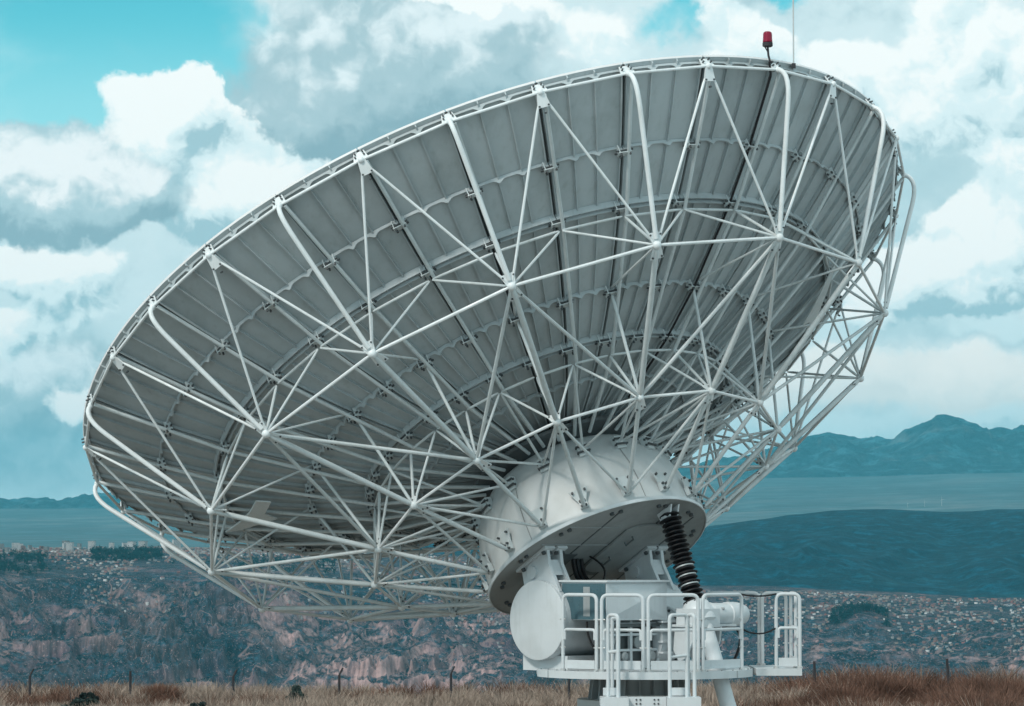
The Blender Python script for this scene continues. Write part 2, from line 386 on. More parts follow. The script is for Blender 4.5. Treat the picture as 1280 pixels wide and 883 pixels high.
PX = [0, 300, 640, 1000, 1280]
def plain_z(A, D, X):
    z = table(A, D, PX, [8.5, 9.5, 11, 13, 16, 20, 24, 27], [[691, 691, 745, 770, 780], [687, 686, 738, 765, 770], [682, 681, 705, 720, 720], [676, 674, 668, 652, 640], [663, 661, 650, 630, 624], [649, 646, 630, 610, 604], [637, 634, 615, 597, 591], [634, 630, 612, 594, 588]])
    return z + D / 20000 * 22 * (fbm(X / 1500, D / 420, 5, 91) - .5) * sstep(D, 9000, 12000)
polar_sheet('plain', np.linspace(-.3, .3, 420), np.geomspace(8600, 27000, 240), plain_z, M['plain'])
MX = [-600, -200, 0, 25, 60, 75, 110, 150, 175, 240, 420, 700, 850, 930, 985, 1036, 1070, 1105, 1135, 1170, 1195, 1230, 1260, 1280, 1400, 1700, 2000]
MY = [625, 612, 625, 628, 626, 629, 622, 621, 626, 618, 612, 600, 585, 572, 556, 543, 549, 552, 545, 537, 534, 538, 543, 541, 546, 575, 590]
def mount_z(A, D, X):
    px = A * FPX + 640
    top = (695 - np.interp(px, MX, MY)) / FPX * 27500
    foot = (695 - np.interp(px, [0, 640, 1000, 1280], [640, 614, 597, 591])) / FPX * 23800
    t = np.clip((D - 23800) / 3700, 0, 1)
    prof = sstep(D, 23300, 27800)
    rid = (ridged(X / 1500 + .3 * fbm(X / 800, D / 800, 3, 7), D / 3800, 6, 101, .5) - .62)
    h = foot + (top - foot) * prof
    back = np.interp(D, [27800, 32000], [0, -700])
    return h + rid * 950 * np.sin(np.clip(t, 0, 1) * PI) ** .8 * np.clip((top - foot) / 500, .15, 1) + 150 * (ridged(X / 560, D / 700, 5, 111) - .6) * sstep(t, 0, .2) + back - 40 * sstep(D, 23900, 23600)
polar_sheet('mountains', np.linspace(-.33, .33, 760), np.linspace(23500, 31500, 170), mount_z, M['mount'])

# ------------------------------------------------------------------ haze
hz = MB().box((0, 16000, 0), 34000, 26000, 1, mi=0)
hv = np.array(hz.v); hv[:, 2] = np.where(hv[:, 2] > 0, 1500, -330); hz.v = [tuple(p) for p in hv]
mh = bpy.data.materials.new('haze_air'); mh.use_nodes = True; mh.node_tree.nodes.clear(); mh.cycles.homogeneous_volume = True; t = NT(mh.node_tree)
pv = t.node('ShaderNodeVolumePrincipled'); pv.inputs['Color'].default_value = (.13, .60, .76, 1); pv.inputs['Density'].default_value = 1.9e-5
ou = t.node('ShaderNodeOutputMaterial'); t.l.new(pv.outputs[0], ou.inputs['Volume'])
tag(hz.build('haze', mh, smooth=False), kind='stuff')

# ------------------------------------------------------------------ the dish
N32 = 32
DC = Vector((-.1182, 43.9993, 3.1551)); DN = Vector((-.3447, .3677, .8637)).normalized()
DU = Vector((.7744, .6314, .0403)); DU = (DU - DN * DU.dot(DN)).normalized(); DV = DN.cross(DU)
if DV.dot(Vector((-.5305, .6827, -.5024))) < 0: DV = -DV
PH = 2.0344587
def ang(i): return PH + i * 2 * PI / N32
def rad(i): return DU * math.cos(ang(i)) + DV * math.sin(ang(i))
def tan_(i): return -DU * math.sin(ang(i)) + DV * math.cos(ang(i))
def dp(r, z, i): return DC + rad(i) * r + DN * z
def skin(r): return .16 - (5.98 ** 2 - r * r) / 15.2      # paraboloid back face
RIM = (6.0, 0.0); R2 = (4.919, -1.854); R1 = (2.918, -2.888); HR = (1.56, -3.56); UR = (1.42, -2.72)
P2 = (4.447, -1.10); P1 = (2.60, -2.05); P15 = (3.347, -1.49); P3 = (5.11, -.52)

dish = thing('satellite_dish', DC + DN * -3.68, 'huge white satellite dish seen from behind, tilted skyward on a lattice of steel tubes', 'satellite dish')
def panel(i, r0, r1, hoops, nrad, stiff):
    mb = MB(); na = 4; a0, a1 = i + .006, i + 1 - .006
    rs = [r0 + (r1 - r0) * k / nrad for k in range(nrad + 1)]; As = [a0 + (a1 - a0) * k / na for k in range(na + 1)]
    vs = [dp(r, skin(r) + o, a) for o in (0, .03) for r in rs for a in As]; W = na + 1; L = W * (nrad + 1)
    back = [[k * W + j, k * W + j + 1, (k + 1) * W + j + 1, (k + 1) * W + j] for k in range(nrad) for j in range(na)]
    mb.add(vs, back, 0); o = len(mb.v) - len(vs)
    def extra(fs, mi):
        for q in fs: mb.f.append([v + o for v in q]); mb.m.append(mi)
    extra([[L + v for v in q][::-1] for q in back], 1)
    edge = [(k, k + 1) for k in range(na)] + [(nrad * W + k + 1, nrad * W + k) for k in range(na)]
    extra([[b, a, L + a, L + b] for a, b in edge], 1)
    side = [((k + 1) * W, k * W) for k in range(nrad)] + [(k * W + na, (k + 1) * W + na) for k in range(nrad)]
    extra([[b, a, L + a, L + b] for a, b in side], 0)
    def web(path, hts, th, mi=0):       # a standing strip on the back: path of (r, idx), heights, thickness
        pts = [dp(r, skin(r), a) for r, a in path]; n = len(pts); vs = []
        for k in range(n):
            tg = (pts[min(k + 1, n - 1)] - pts[max(k - 1, 0)]).normalized(); sdv = tg.cross(DN).normalized() * th / 2
            bk = DN * -hts[k]
            vs += [pts[k] - sdv, pts[k] + sdv, pts[k] + sdv + bk, pts[k] - sdv + bk]
        fs = []
        for k in range(n - 1):
            b = 4 * k
            fs += [[b, b + 3, b + 7, b + 4], [b + 1, b + 5, b + 6, b + 2], [b + 3, b + 2, b + 6, b + 7]]
        fs += [[0, 1, 2, 3], [4 * n - 4, 4 * n - 1, 4 * n - 2, 4 * n - 3]]
        mb.add(vs, fs, mi)
    # two side flanges with a dark rubber seam outside them
    for a, sg in ((a0, 1), (a1, -1)):
        aa = [(r, a + sg * .022 / r * 5.093) for r in rs]
        web(aa, [.05] * len(aa), .012)
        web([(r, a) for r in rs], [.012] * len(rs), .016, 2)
    for sfrac in stiff:
        web([(r, i + sfrac) for r in rs], [.045] * len(rs), .016)
        pts = [(r, i + sfrac) for r in rs]
        web(pts, [.006] * len(rs), .055)
    S = [.0, .0] 
    for (r, h0, fl, th) in hoops:
        path = []; hts = []
        n = 36
        for k in range(n + 1):
            a = a0 + (a1 - a0) * k / n
            dm = min([abs(a - i - s) for s in stiff] + [abs(a - i - 0), abs(a - i - 1)]) * 2 * PI * r / 32
            path.append((r, a)); hts.append(h0 + fl * max(0, 1 - dm / .085) ** 1.6)
        web(path, hts, th)
    # heavy angle at the panel ends
    for r, h in ((r0 + .03, .085), (r1 - .035, .075)):
        if r > 5.8 or r < 1.5: continue
        path = [(r, a0 + (a1 - a0) * k / 4) for k in range(5)]
        web(path, [h] * 5, .02); 
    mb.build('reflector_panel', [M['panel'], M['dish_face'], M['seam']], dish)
for i in range(N32):
    panel(i, P2[0], 5.98, [(5.93, .03, .08, .014), (P3[0], .04, .06, .022)], 6, (.345, .655))
    panel(i, P1[0], P2[0], [(P15[0], .04, .06, .022)], 5, (.345, .655))
for i in range(N32):
    panel(i, .8, P1[0], [(1.9, .04, .04, .022)], 4, (.5,))
def member(name, p, q, r, mat='tube2', flat=True, n=8, inset=.025):
    p, q = Vector(p), Vector(q); d = (q - p).normalized(); L = (q - p).length; r *= .92
    mb = MB()
    if flat:    # swaged ends
        mb.tube([p + d * inset, p + d * (inset + .02), p + d * (inset + .09), q - d * (inset + .09), q - d * (inset + .02), q - d * inset], [r * .55, r * .72, r, r, r * .72, r * .55], n)
    else: mb.tube([p, q], r, n)
    return mb.build(name, M[mat], dish)
def bolts(mb, c, nrm, u, pts, r=.014, h=.03, mi=1):
    nrm = Vector(nrm).normalized(); u = Vector(u).normalized(); w = nrm.cross(u)
    for (a, b) in pts:
        o = Vector(c) + u * a + w * b
        mb.tube([o - nrm * h, o + nrm * h], r, 6, mi)
# rim tube and its nodes
for i in range(N32):
    a, b = dp(*RIM, i), dp(*RIM, i + 1)
    member('rim_tube', a, b, .021, 'tube', n=10)
    mb = MB().ball(a, .042)
    # bracket from rim node to panel edge
    mb.prism([a + tan_(i) * -.10, a + tan_(i) * .10, a + tan_(i) * .07 + DN * .13 - rad(i) * .03, a - tan_(i) * .07 + DN * .13 - rad(i) * .03], rad(i) * .014)
    mb.tube([a, dp(5.93, skin(5.93), i)], .02, 6)
    bolts(mb, a + DN * .06, rad(i), tan_(i), [(-.06, 0), (.06, 0), (-.05, .05), (.05, .05)], .012, .025)
    if i % 2:
        q = (dp(*R2, i) - a).normalized()
        nn = q.cross(tan_(i)).normalized()
        mb.prism([a - tan_(i) * .05, a + tan_(i) * .05, a + tan_(i) * .085 + q * .19, a - tan_(i) * .085 + q * .19], nn * .016)
        bolts(mb, a + q * .17, nn, tan_(i), [(-.06, 0), (.06, 0), (0, -.09)], .013, .02)
    mb.build('rim_node', [M['tube'], M['bolt']], dish)
for i in range(0, N32, 2):
    a, b = dp(*RIM, i), dp(*R2, i)
    k = a + rad(i) * .17 - DN * .13
    m_ = k + (b - k).normalized() * .42
    MB().tube(bez(a, k, m_, 7) + [b - (b - k).normalized() * .08], .031, 10).build('bent_tube', M['tube'], dish)
for i in range(1, N32, 2):
    a = dp(*RIM, i)
    for s in (-1, 1):
        b = dp(*R2, i + s); d = (b - a).normalized()
        member('rim_strut', a + d * .12, b, .019, 'tube')
# panel-side radial tubes with bolted brackets at every hoop
for i in range(N32):
    mb = MB()
    off = tan_(i) * .05
    mb.tube([dp(5.97, -.02, i) + off, dp(P2[0], P2[1] + .03, i) + off, dp(3.4, -1.62, i) + off, dp(P1[0], P1[1] + .02, i) + off, dp(1.12, -2.36, i) + off], .025, 8)
    for (r, hgt) in ((5.11, .17), (P2[0], .2), (P15[0], .17), (P1[0], .2)):
        z = skin(r); c = dp(r, z - .07, i)
        mb.box(c + tan_(i) * .075, .006, .05, .06, tan_(i), rad(i), DN)
        mb.box(c - tan_(i) * .075, .006, .05, .06, tan_(i), rad(i), DN)
        mb.box(dp(r, z - .12, i), .09, .045, .006, tan_(i), rad(i), DN)
        bolts(mb, dp(r, z - .09, i), tan_(i), rad(i), [(-.03, 0), (.03, 0)], .014, .115)
        bolts(mb, dp(r, z - .13, i), DN, rad(i), [(-.03, -.06), (.03, -.06), (-.03, .06), (.03, .06)], .014, .03)
    mb.build('radial_tube', [M['tube2'], M['bolt']], dish)
def node(name, c, arms, br, gus=None):
    mb = MB().ball(c, br, 12)
    if gus:
        for (dirs, L, w) in gus:
            d1, d2 = [Vector(x).normalized() for x in dirs]
            nn = d1.cross(d2)
            if nn.length < .05: continue
            nn.normalize(); mid = (d1 + d2).normalized(); sd_ = nn.cross(mid)
            c = Vector(c)
            mb.prism([c - sd_ * .05, c + sd_ * .05, c + sd_ * w + mid * L, c - sd_ * w + mid * L], nn * .016)
            bolts(mb, c + mid * (L - .03), nn, sd_, [(-w * .7, 0), (w * .7, 0), (0, .04)], .013, .022)
    return mb.build(name, [M['tube'], M['bolt']], dish)
for i in range(0, N32, 2):
    c2, c1 = dp(*R2, i), dp(*R1, i)
    node('chord_node', c2, None, .058, [((dp(*RIM, i - 1) - c2, dp(*RIM, i + 1) - c2), .16, .1), ((dp(*R1, i) - c2, dp(*R1, i) - c2 + tan_(i) * .5), .2, .09)])
    node('inner_node', c1, None, .055, [((dp(*P1, i - 1) - c1, dp(*P1, i + 1) - c1), .15, .09), ((dp(*HR, i) - c1, dp(*HR, i) - c1 + tan_(i) * .5), .2, .08)])
    member('chord_tube', c2, dp(*R2, i + 2), .0235, 'tube')
    member('inner_chord', c1, dp(*R1, i + 2), .022, 'tube')
    member('short_strut', dp(*P2, i), c2, .021)
    member('short_strut', dp(*P1, i), c1, .021)
    member('web_strut', dp(*P15, i), c2, .017)
    member('web_strut', dp(*P15, i), c1, .023)
    for s in (-1, 1):
        member('panel_strut', dp(*P2, i + s), c2, .018)
        member('inner_panel_strut', dp(*P1, i + s), c1, .018)
        member('drum_brace', c1, dp(*UR, i + s), .018)
    member('main_radial_tube', c2, c1, .040, 'tube2', n=12)
    member('drum_strut', c1, dp(*HR, i), .032, 'tube2', n=10)
    if i % 4 == 2:
        for s in (-2, 2):
            member('diagonal_tube', c2, dp(*R1, i + s), .026, 'tube2')
            member('drum_diagonal', c1, dp(*HR, i + s), .021)
for i in range(N32):
    member('panel_ring_tube', dp(*P2, i), dp(*P2, i + 1), .02)
    member('inner_ring_tube', dp(*P1, i), dp(*P1, i + 1), .019)
for i in range(1, N32, 2):
    member('hub_strut', dp(*P1, i), dp(*UR, i), .02)
    u_ = dp(*UR, i)
    mb = MB().ball(u_, .045)
    mb.box(u_ - rad(i) * .05, .07, .05, .09, tan_(i), rad(i), DN)
    bolts(mb, u_, tan_(i), rad(i), [(-.02, -.04), (.02, -.04), (-.02, .04), (.02, .04)], .016, .09)
    mb.build('hub_bracket', [M['tube2'], M['bolt']], dish)
# drum
ax0 = DC
dm = MB().lathe(ax0, DN, [(-3.66, 1.50), (-3.35, 1.495), (-3.05, 1.46), (-2.8, 1.38), (-2.6, 1.26), (-2.42, 1.10), (-2.3, .9)], 96)
MB().lathe(ax0, DN, [(-2.36, .95), (-2.30, 1.30), (-2.26, 1.32), (-2.15, 1.1), (-2.15, .3)], 64, cap0=False).build('hub_shade_ring', M['darkgrey'], dish)  # added ring, its dark grey stands for the shadow behind the drum
drum = dm.build('drum', M['drum'], dish, 25)
MB().lathe(ax0, DN, [(-3.70, 1.545), (-3.70, 1.56), (-3.655, 1.56), (-3.655, 1.505)], 96, cap0=False, cap1=False).build('flange_ring', M['white'], drum)
sr = MB()
for i in range(0, N32, 2):
    c = dp(1.515, -3.50, i)
    mb = MB().box(c + rad(i) * .02, .055, .03, .06, tan_(i), rad(i), DN)
    mb.prism([c - tan_(i) * .04, c + tan_(i) * .04, c + tan_(i) * .13 + DN * .2 + rad(i) * .05, c - tan_(i) * .13 + DN * .2 + rad(i) * .05], rad(i) * .016)
    bolts(mb, c + rad(i) * .05, rad(i), tan_(i), [(-.03, -.04), (.03, -.04), (-.03, .03), (.03, .03), (-.085, .17), (.085, .17)], .017, .03)
    mb.build('strut_bracket', [M['tube2'], M['bolt']], drum)
# seams and studs on the drum
for i in (7.2, 12.9, 18.4):
    MB().tube([dp(1.50, -3.6, i), dp(1.497, -3.3, i), dp(1.463, -3.05, i), dp(1.383, -2.8, i)], .006, 6).build('weld_seam', M['under'], drum)
# closing plate under the drum, in the dish frame seen from below
FB = (-DN).cross(Vector((.7295, .684, 0))).normalized()
ER = Vector((.7295, .684, 0)); EB = Vector((.684, -.7295, 0))
FB = ER.cross(DN).normalized()
if FB.dot(EB) < 0: FB = -FB
def fp(a, b, o=0): return DC + DN * (-3.69 - o) + ER * a + FB * b     # on the underside plate
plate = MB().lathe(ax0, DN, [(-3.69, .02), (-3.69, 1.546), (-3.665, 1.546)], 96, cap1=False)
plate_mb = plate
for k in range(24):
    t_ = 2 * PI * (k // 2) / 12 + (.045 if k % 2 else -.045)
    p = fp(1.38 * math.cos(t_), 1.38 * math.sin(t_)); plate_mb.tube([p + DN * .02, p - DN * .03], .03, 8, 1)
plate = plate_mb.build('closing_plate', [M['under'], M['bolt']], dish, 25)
def strip(a0, b0, a1, b1, w, mat, name='seam', th=.008):
    p, q = fp(a0, b0, th / 2), fp(a1, b1, th / 2); d = (q - p).normalized(); s = d.cross(DN)
    MB().box((p + q) / 2, (q - p).length / 2, w / 2, th / 2, d, s, DN).build(name, M[mat], plate)
for a, b0, b1 in ((-.62, -1.1, 1.2), (-.12, -.9, .75), (.32, -.9, 1.1), (.85, -.8, 1.1)):
    strip(a, b0, a, b1, .022, 'darkgrey')
strip(-1.35, .35, 1.35, .35, .018, 'grey'); strip(-1.2, .8, -.3, .8, .012, 'grey')
h = MB().prism([fp(.22 + .34 * math.cos(t_) , .30 + (.42 if math.sin(t_) > 0 else -.42) + .2 * math.sin(t_), .02) for t_ in [2 * PI * (k + .5) / 20 for k in range(20)]], DN * .03)
hatch = h.build('hatch', M['under'], plate)
for a, b in ((.08, .55), (.10, .02)):
    MB().tube([fp(a, b - .08, .03), fp(a, b - .08, .08), fp(a, b + .08, .08), fp(a, b + .08, .03)], .012, 6).build('handle', M['darkgrey'], hatch)
for (a0, b0, w_, h_) in ((-.62, -.05, .13, .17), (.12, -.28, .15, .15)):
    MB().prism([fp(a0 - w_, b0 - h_, .006), fp(a0 + w_, b0 - h_, .006), fp(a0 + w_, b0 + h_, .006), fp(a0 - w_, b0 + h_, .006)], DN * .012).build('opening', M['darkgrey'], plate)
for (a, b, l) in ((.35, .98, .16),):
    for k in range(4): strip(a - .05 + .06 * k, b - .05, a - .05 + .06 * k, b + .06, .035, 'bolt', 'louvre', .02)
for off in (0, .07, .15):
    p0 = fp(-.45 + off, -.02, 0)
    MB().tube(bez(p0, p0 + Vector((.02, -.05, -.35)), Vector((1.02 + off, 42.1, -.40)), 8), .028, 8).build('hose', M['rubber'], plate)
p0 = fp(-.2, .05, 0)
MB().tube(bez(p0, p0 + Vector((.35, -.1, -.18)), p0 + Vector((.08, -.3, -.42)), 10), .014, 6).build('hose', M['rubber'], plate)
# power cable of the beacon down one rib
cb = [dp(6.02, .10, 13.9)] + [dp(r, skin(r) - .13, 14.0 - .05) for r in (5.9, 5.1, 4.4, 3.4, 2.6, 1.6)]
MB().tube(cb, .016, 6).build('power_cable', M['rubber'], dish)
# flat counter plates behind the lattice, one either side
for i0 in (0, 16):
    pts = [dp(r, skin(r) - .30, i0 + j) for r, j in ((4.66, 1.22), (4.34, 1.85), (4.16, 2.35), (4.06, 2.85), (3.88, 2.9), (3.98, 2.35), (3.84, 2.18), (4.08, 1.85), (4.44, 1.42))]
    MB().prism(pts, DN * .02).build('flat_plate', M['tube2'], dish)

# beacon and rod on the rim
bp_ = dp(6.0, .10, 13.93)
bt = at(959.5, 57, bp_.y)
bk = thing('warning_light', bp_, 'dark red aircraft warning light on a thin bracket at the top of the rim', 'warning light')
MB().tube([bp_, bp_ + (bt - bp_) * .45 + Vector((-.01, 0, 0)), bt], .014, 8).build('bracket', M['post'], bk)
MB().tube([bp_ + (bt - bp_) * .5, bt + Vector((-.045, 0, 0))], .008, 6).build('brace', M['post'], bk)
MB().lathe(bt + Vector((0, 0, -.02)), (0, 0, 1), [(0, .05), (.01, .066), (.055, .066), (.06, .05)], 24).build('base', M['post'], bk)
MB().lathe(bt + Vector((0, 0, .04)), (0, 0, 1), [(0, .058), (.012, .064), (.03, .06), (.10, .058), (.125, .052), (.138, .035), (.142, .01)], 24).build('lens', M['red'], bk)
rp = dp(6.0, .12, 14.32)
rk_ = thing('lightning_rod', rp, 'tall thin grey metal rod rising from the rim beside the red lamp', 'lightning rod')
MB().tube([rp, rp + Vector((0, 0, 1.6))], .010, 8).build('rod', M['pipe'], rk_)
MB().box(rp, .025, .03, .03).build('clamp', M['post'], rk_)

# ------------------------------------------------------------------ the mount
MC = Vector((1.2, 42.5, 0))
def L(a, b, z): return MC + ER * a + EB * b + Vector((0, 0, z))
Z_ = Vector((0, 0, 1))
mount = thing('antenna_mount', (1.6, 42.1, GZ), 'white steel pedestal and tilting gear carrying the big dish, with a black bellows jack', 'antenna mount')
# cross cylinder with end disc
cyl = MB().lathe(L(-1.16, 0, -.84), ER, [(0, .50), (.02, .515), (2.3, .515), (2.32, .50)], 64).build('cross_cylinder', M['white'], mount)
MB().lathe(L(-1.2, 0, -.84), ER, [(0, .50), (.006, .52), (.04, .52)], 64).build('end_disc', M['white'], cyl)
MB().box(L(0, 0, -1.40), 1.05, .42, .10, ER, EB, Z_).build('saddle', M['white'], cyl)
# yoke brackets up to the drum plate
for a in (-1.11, -.88, .80, 1.02):
    def zp(b): return .045 + .5835 * b
    pl = [L(a, -.46, -.62), L(a, -.30, -.42), L(a, -.36, zp(-.36) - .01), L(a, .12, zp(.12) - .01), L(a, .15, -.10), L(a, .36, -.46), L(a, .1, -.56)]
    y = MB().prism(pl, ER * .05).build('yoke_plate', M['white'], mount)
    fb = MB().box(L(a, -.12, zp(-.12) - .02), .09, .32, .018, ER, (EB * .8637 + Z_ * .504), (Z_ * .8637 - EB * .504))
    bolts(fb, L(a, -.12, zp(-.12) - .04), (Z_ * .8637 - EB * .504), ER, [(-.06, -.24), (.06, -.24), (-.06, .2), (.06, .2)], .028, .04, 1)
    fb.build('foot', [M['white'], M['bolt']], y)
for a in (-1.0, .91):
    MB().tube([L(a - .17, -.14, -.22), L(a + .17, -.14, -.22)], .085, 20).build('pivot_pin', M['white'], mount)
    MB().prism([L(a, -.32, -.32), L(a, .2, -.25), L(a, .1, -.05), L(a, -.3, -.2)], ER * .18).build('bearing_block', M['white'], mount)
# equipment cabinet
ca0, ca1, cb0, cb1, cz0, cz1 = -1.06, .05, .54, 1.15, -.83, -.34
cab = MB().box(L((ca0 + ca1) / 2, (cb0 - .22 + cb1) / 2, (cz0 + cz1) / 2), (ca1 - ca0) / 2, (cb1 - cb0 + .22) / 2, (cz1 - cz0) / 2, ER, EB, Z_).build('cabinet', M['white'], mount)
MB().prism([L(ca0 - .006, cb0 - .2, cz0 + .01), L(ca0 - .006, cb1 - .012, cz0 + .01), L(ca0 - .006, cb1 - .012, cz1 - .02), L(ca0 - .006, cb0 - .2, cz1 - .02)], ER * .012).build('side_panel', M['glass'], cab)
MB().box(L(ca0 - .013, .80, -.59), .003, .06, .19, ER, EB, Z_).build('side_window', M['grey'], cab)
MB().box(L((ca0 + ca1) / 2, (cb0 + cb1) / 2 - .1, cz1 + .012), (ca1 - ca0) / 2 + .03, .45, .012, ER, EB, Z_).build('lid', M['white'], cab)
cm = L((ca0 + ca1) / 2, cb1 + .05, -.6)
cr_ = [L(ca0 + .01, cb1, cz0 + .01), L(ca1 - .01, cb1, cz0 + .01), L(ca1 - .01, cb1, cz1 - .01), L(ca0 + .01, cb1, cz1 - .01)]
mb = MB(); mb.add(cr_ + [cm], [[0, 1, 4], [1, 2, 4], [2, 3, 4], [3, 0, 4]]); mb.build('creased_door', M['white'], cab, smooth=False)
# rack of gear below the cabinet
rk = MB()
for a in (-.98, -.76, -.5, -.24, 0.0):
    rk.box(L(a, 1.02, -1.15), .022, .022, .31, ER, EB, Z_)
for z in (-.88, -1.02, -1.22, -1.40): rk.box(L(-.49, 1.02, z), .50, .018, .016, ER, EB, Z_)
rack = rk.build('gear_rack', M['white'], mount)
MB().box(L(-.49, .90, -1.16), .49, .06, .29, ER, EB, Z_).build('rack_back', M['darkgrey'], rack)
for a, z, s in ((-.87, -1.1, .07), (-.62, -1.3, .06), (-.37, -1.12, .08), (-.12, -1.3, .07)):
    MB().lathe(L(a, .95, z), EB, [(0, s), (.10, s), (.12, s * .6)], 16).build('motor', M['grey'], rack)
MB().box(L(-.45, 1.06, -.90), .46, .03, .02, ER, EB, Z_).build('cable_tray', M['darkgrey'], rack)
MB().tube(bez(L(-1.02, .75, -.85), L(-1.08, .8, -1.2), L(-.85, 1.0, -1.36), 10), .016, 6).build('cable', M['rubber'], rack)
# second drum (azimuth gear) right of the rack, studded rim
gd = MB().lathe(L(-.02, .78, -1.08), ER, [(0, .36), (.34, .37), (.36, .42), (.42, .42), (.43, .33), (.52, .30), (.54, .12)], 40)
bolts(gd, L(.385, .78, -1.08), ER, EB, [(.385 * math.cos(k * PI / 8), .385 * math.sin(k * PI / 8)) for k in range(16)], .022, .07)
for z in (-.86, -.98, -1.12, -1.26): gd.box(L(.12, 1.13, z), .17, .05, .012, ER, EB, Z_)
gd.build('gear_housing', [M['white'], M['bolt']], mount)
# screw jack: bellows, gearbox, motor, lower tube
J0, J1 = L(.25, 1.00, .56), L(.25, 1.47, -.62); jd = (J1 - J0).normalized(); jl = (J1 - J0).length
prof = []
nb = 20
for k in range(nb):
    h0 = jl * k / nb
    big = .150 if k % 2 else .135
    prof += [(h0, .085), (h0 + jl / nb * .45, big), (h0 + jl / nb * .62, big)]
jack = thing('tmp', (0, 0, 0), None, None); bpy.data.objects.remove(jack)
bel = MB().lathe(J0, jd, prof, 28).build('bellows', M['rubber'], mount, 20)
for k in (12, 14, 16):
    h0 = jl * k / nb
    MB().lathe(J0 + jd * (h0 - .012), jd, [(0, .07), (.003, .125), (.02, .125), (.025, .07)], 24).build('bellows_ring', M['pipe'], bel)
for da in (-.07, .07):
    MB().prism([L(.25 + da, .86, .54), L(.25 + da, 1.12, .68), L(.25 + da, 1.09, .50), L(.25 + da, 1.0, .42), L(.25 + da, .93, .45)], ER * .025).build('jack_lug', M['white'], mount)
MB().lathe(L(.13, 1.01, .50), ER, [(0, .04), (.02, .05), (.22, .05), (.24, .04)], 16).build('jack_pin', M['white'], mount)
MB().tube([J0 - jd * .10, J0 + jd * .02], .055, 14).build('jack_rod', M['pipe'], mount)
gb = J1 + jd * .14
g = MB().lathe(J1 - jd * .03, jd, [(0, .13), (.04, .17), (.12, .20), (.22, .22), (.30, .22), (.33, .18)], 32)
g.box(J1 + jd * .20 - ER * .02, .2, .2, .12, ER, EB, Z_)
bolts(g, J1 + jd * .02, jd, ER, [(.15 * math.cos(k * PI / 4), .15 * math.sin(k * PI / 4)) for k in range(8)], .016, .03)
gear = g.build('jack_gearbox', [M['white'], M['bolt']], mount)
MB().lathe(gb + ER * .16 + Z_ * -.02, ER, [(0, .15), (.05, .165), (.06, .152), (.36, .152), (.37, .165), (.50, .165), (.60, .155), (.70, .125), (.76, .07), (.775, .02)], 32).build('jack_motor', M['white'], gear)
MB().tube([gb + ER * .32 + Z_ * .06 - EB * -.1, gb + ER * .34 + Z_ * .06 + EB * .15], .018, 8).build('lifting_eye', M['grey'], gear)
MB().box(gb + Z_ * -.155 + ER * .12, .42, .18, .015, ER, EB, Z_).build('shelf', M['white'], gear)
for a in (-.24, .02, .26):
    c = gb + ER * a + Z_ * -.17
    MB().prism([c - EB * .17, c + EB * .17, c + EB * .15 - Z_ * .18, c + EB * .02 - Z_ * .40, c - EB * .1 - Z_ * .46, c - EB * .2 - Z_ * .3], ER * .03).build('support_lug', M['white'], gear)
MB().lathe(gb - Z_ * .34 + ER * .0 - EB * .02, ER, [(0, .07), (.30, .07)], 20).build('trunnion', M['grey'], gear)
MB().tube([gb + jd * .17 + EB * .06, gb + jd * 1.66 + EB * .06], .105, 24).build('jack_tube', M['white'], mount)
MB().box(gb + ER * .5 - Z_ * .17 - EB * .02, .1, .05, .03, ER, EB, Z_).build('junction_box', M['rubber'], gear)
MB().tube(bez(gb + ER * .62 - Z_ * .17, gb + ER * .98 - Z_ * .25, gb + ER * .66 - Z_ * .66, 12), .02, 8).build('cable', M['rubber'], gear)
# pedestal under the deck
pc = Vector((1.66, 42.1, 0))
ped = MB().lathe(pc + Z_ * GZ, Z_, [(0, 1.0), (.12, 1.0), (.13, .78), (3.28, .70), (3.30, .80), (3.42, .80)], 48).build('pedestal', M['concrete'], mount)
MB().lathe(pc + Z_ * -1.88, Z_, [(0, .56), (.31, .56)], 40).build('turntable', M['grey'], mount)
for k in range(20):
    t_ = 2 * PI * k / 20; d = Vector((math.cos(t_), math.sin(t_), 0)); c = pc + Z_ * -1.73
    MB().prism([c + d * .55 - Z_ * .15, c + d * .66 - Z_ * .15, c + d * .62 + Z_ * .15, c + d * .55 + Z_ * .15], d.cross(Z_) * .02).build('turntable_rib', M['grey'], mount)
MB().lathe(pc + Z_ * -1.9, Z_, [(0, .62), (.03, .62)], 40).build('turntable_flange', M['grey'], mount)

# ------------------------------------------------------------------ work platform
DZ = -1.475
PCN = Vector((1.73, 41.95, 0)); PR = 1.43
plat = thing('work_platform', (1.73, 41.95, DZ), 'white steel work platform with tubular guard rails around the base of the dish', 'platform')
def pa(deg, r=PR, z=DZ): t_ = math.radians(deg); return PCN + Vector((math.sin(t_) * r, -math.cos(t_) * r, z))
poly = [pa(d) for d in range(-78, 85, 6)] + [Vector((3.16, 42.9, DZ)), Vector((.33, 42.9, DZ))]
dk = MB().prism([p + Z_ * -.048 for p in poly], Z_ * .096)
for d in range(-74, 80, 9):
    p = pa(d + rng.uniform(-2, 2), PR - .02, DZ + .004); dk.tube([p - Z_ * .01, p + Z_ * .010], .012, 6, 1)
dk = dk.build('deck', [M['white'], M['grey']], plat, 60)
for d in (-62, -20, 22, 55):
    MB().box(pa(d, PR + .002, DZ - .05), .006, .004, .046, pa(d + 90, 1, 0) - PCN, pa(d, 1, 0) - PCN, Z_).build('joint', M['grey'], dk)
side = MB().prism([Vector(p) + Z_ * (-.046 + DZ) for p in ((3.20, 41.82, 0), (3.80, 41.82, 0), (3.80, 43.1, 0), (3.20, 43.1, 0))], Z_ * .092).build('side_deck', M['white'], plat)
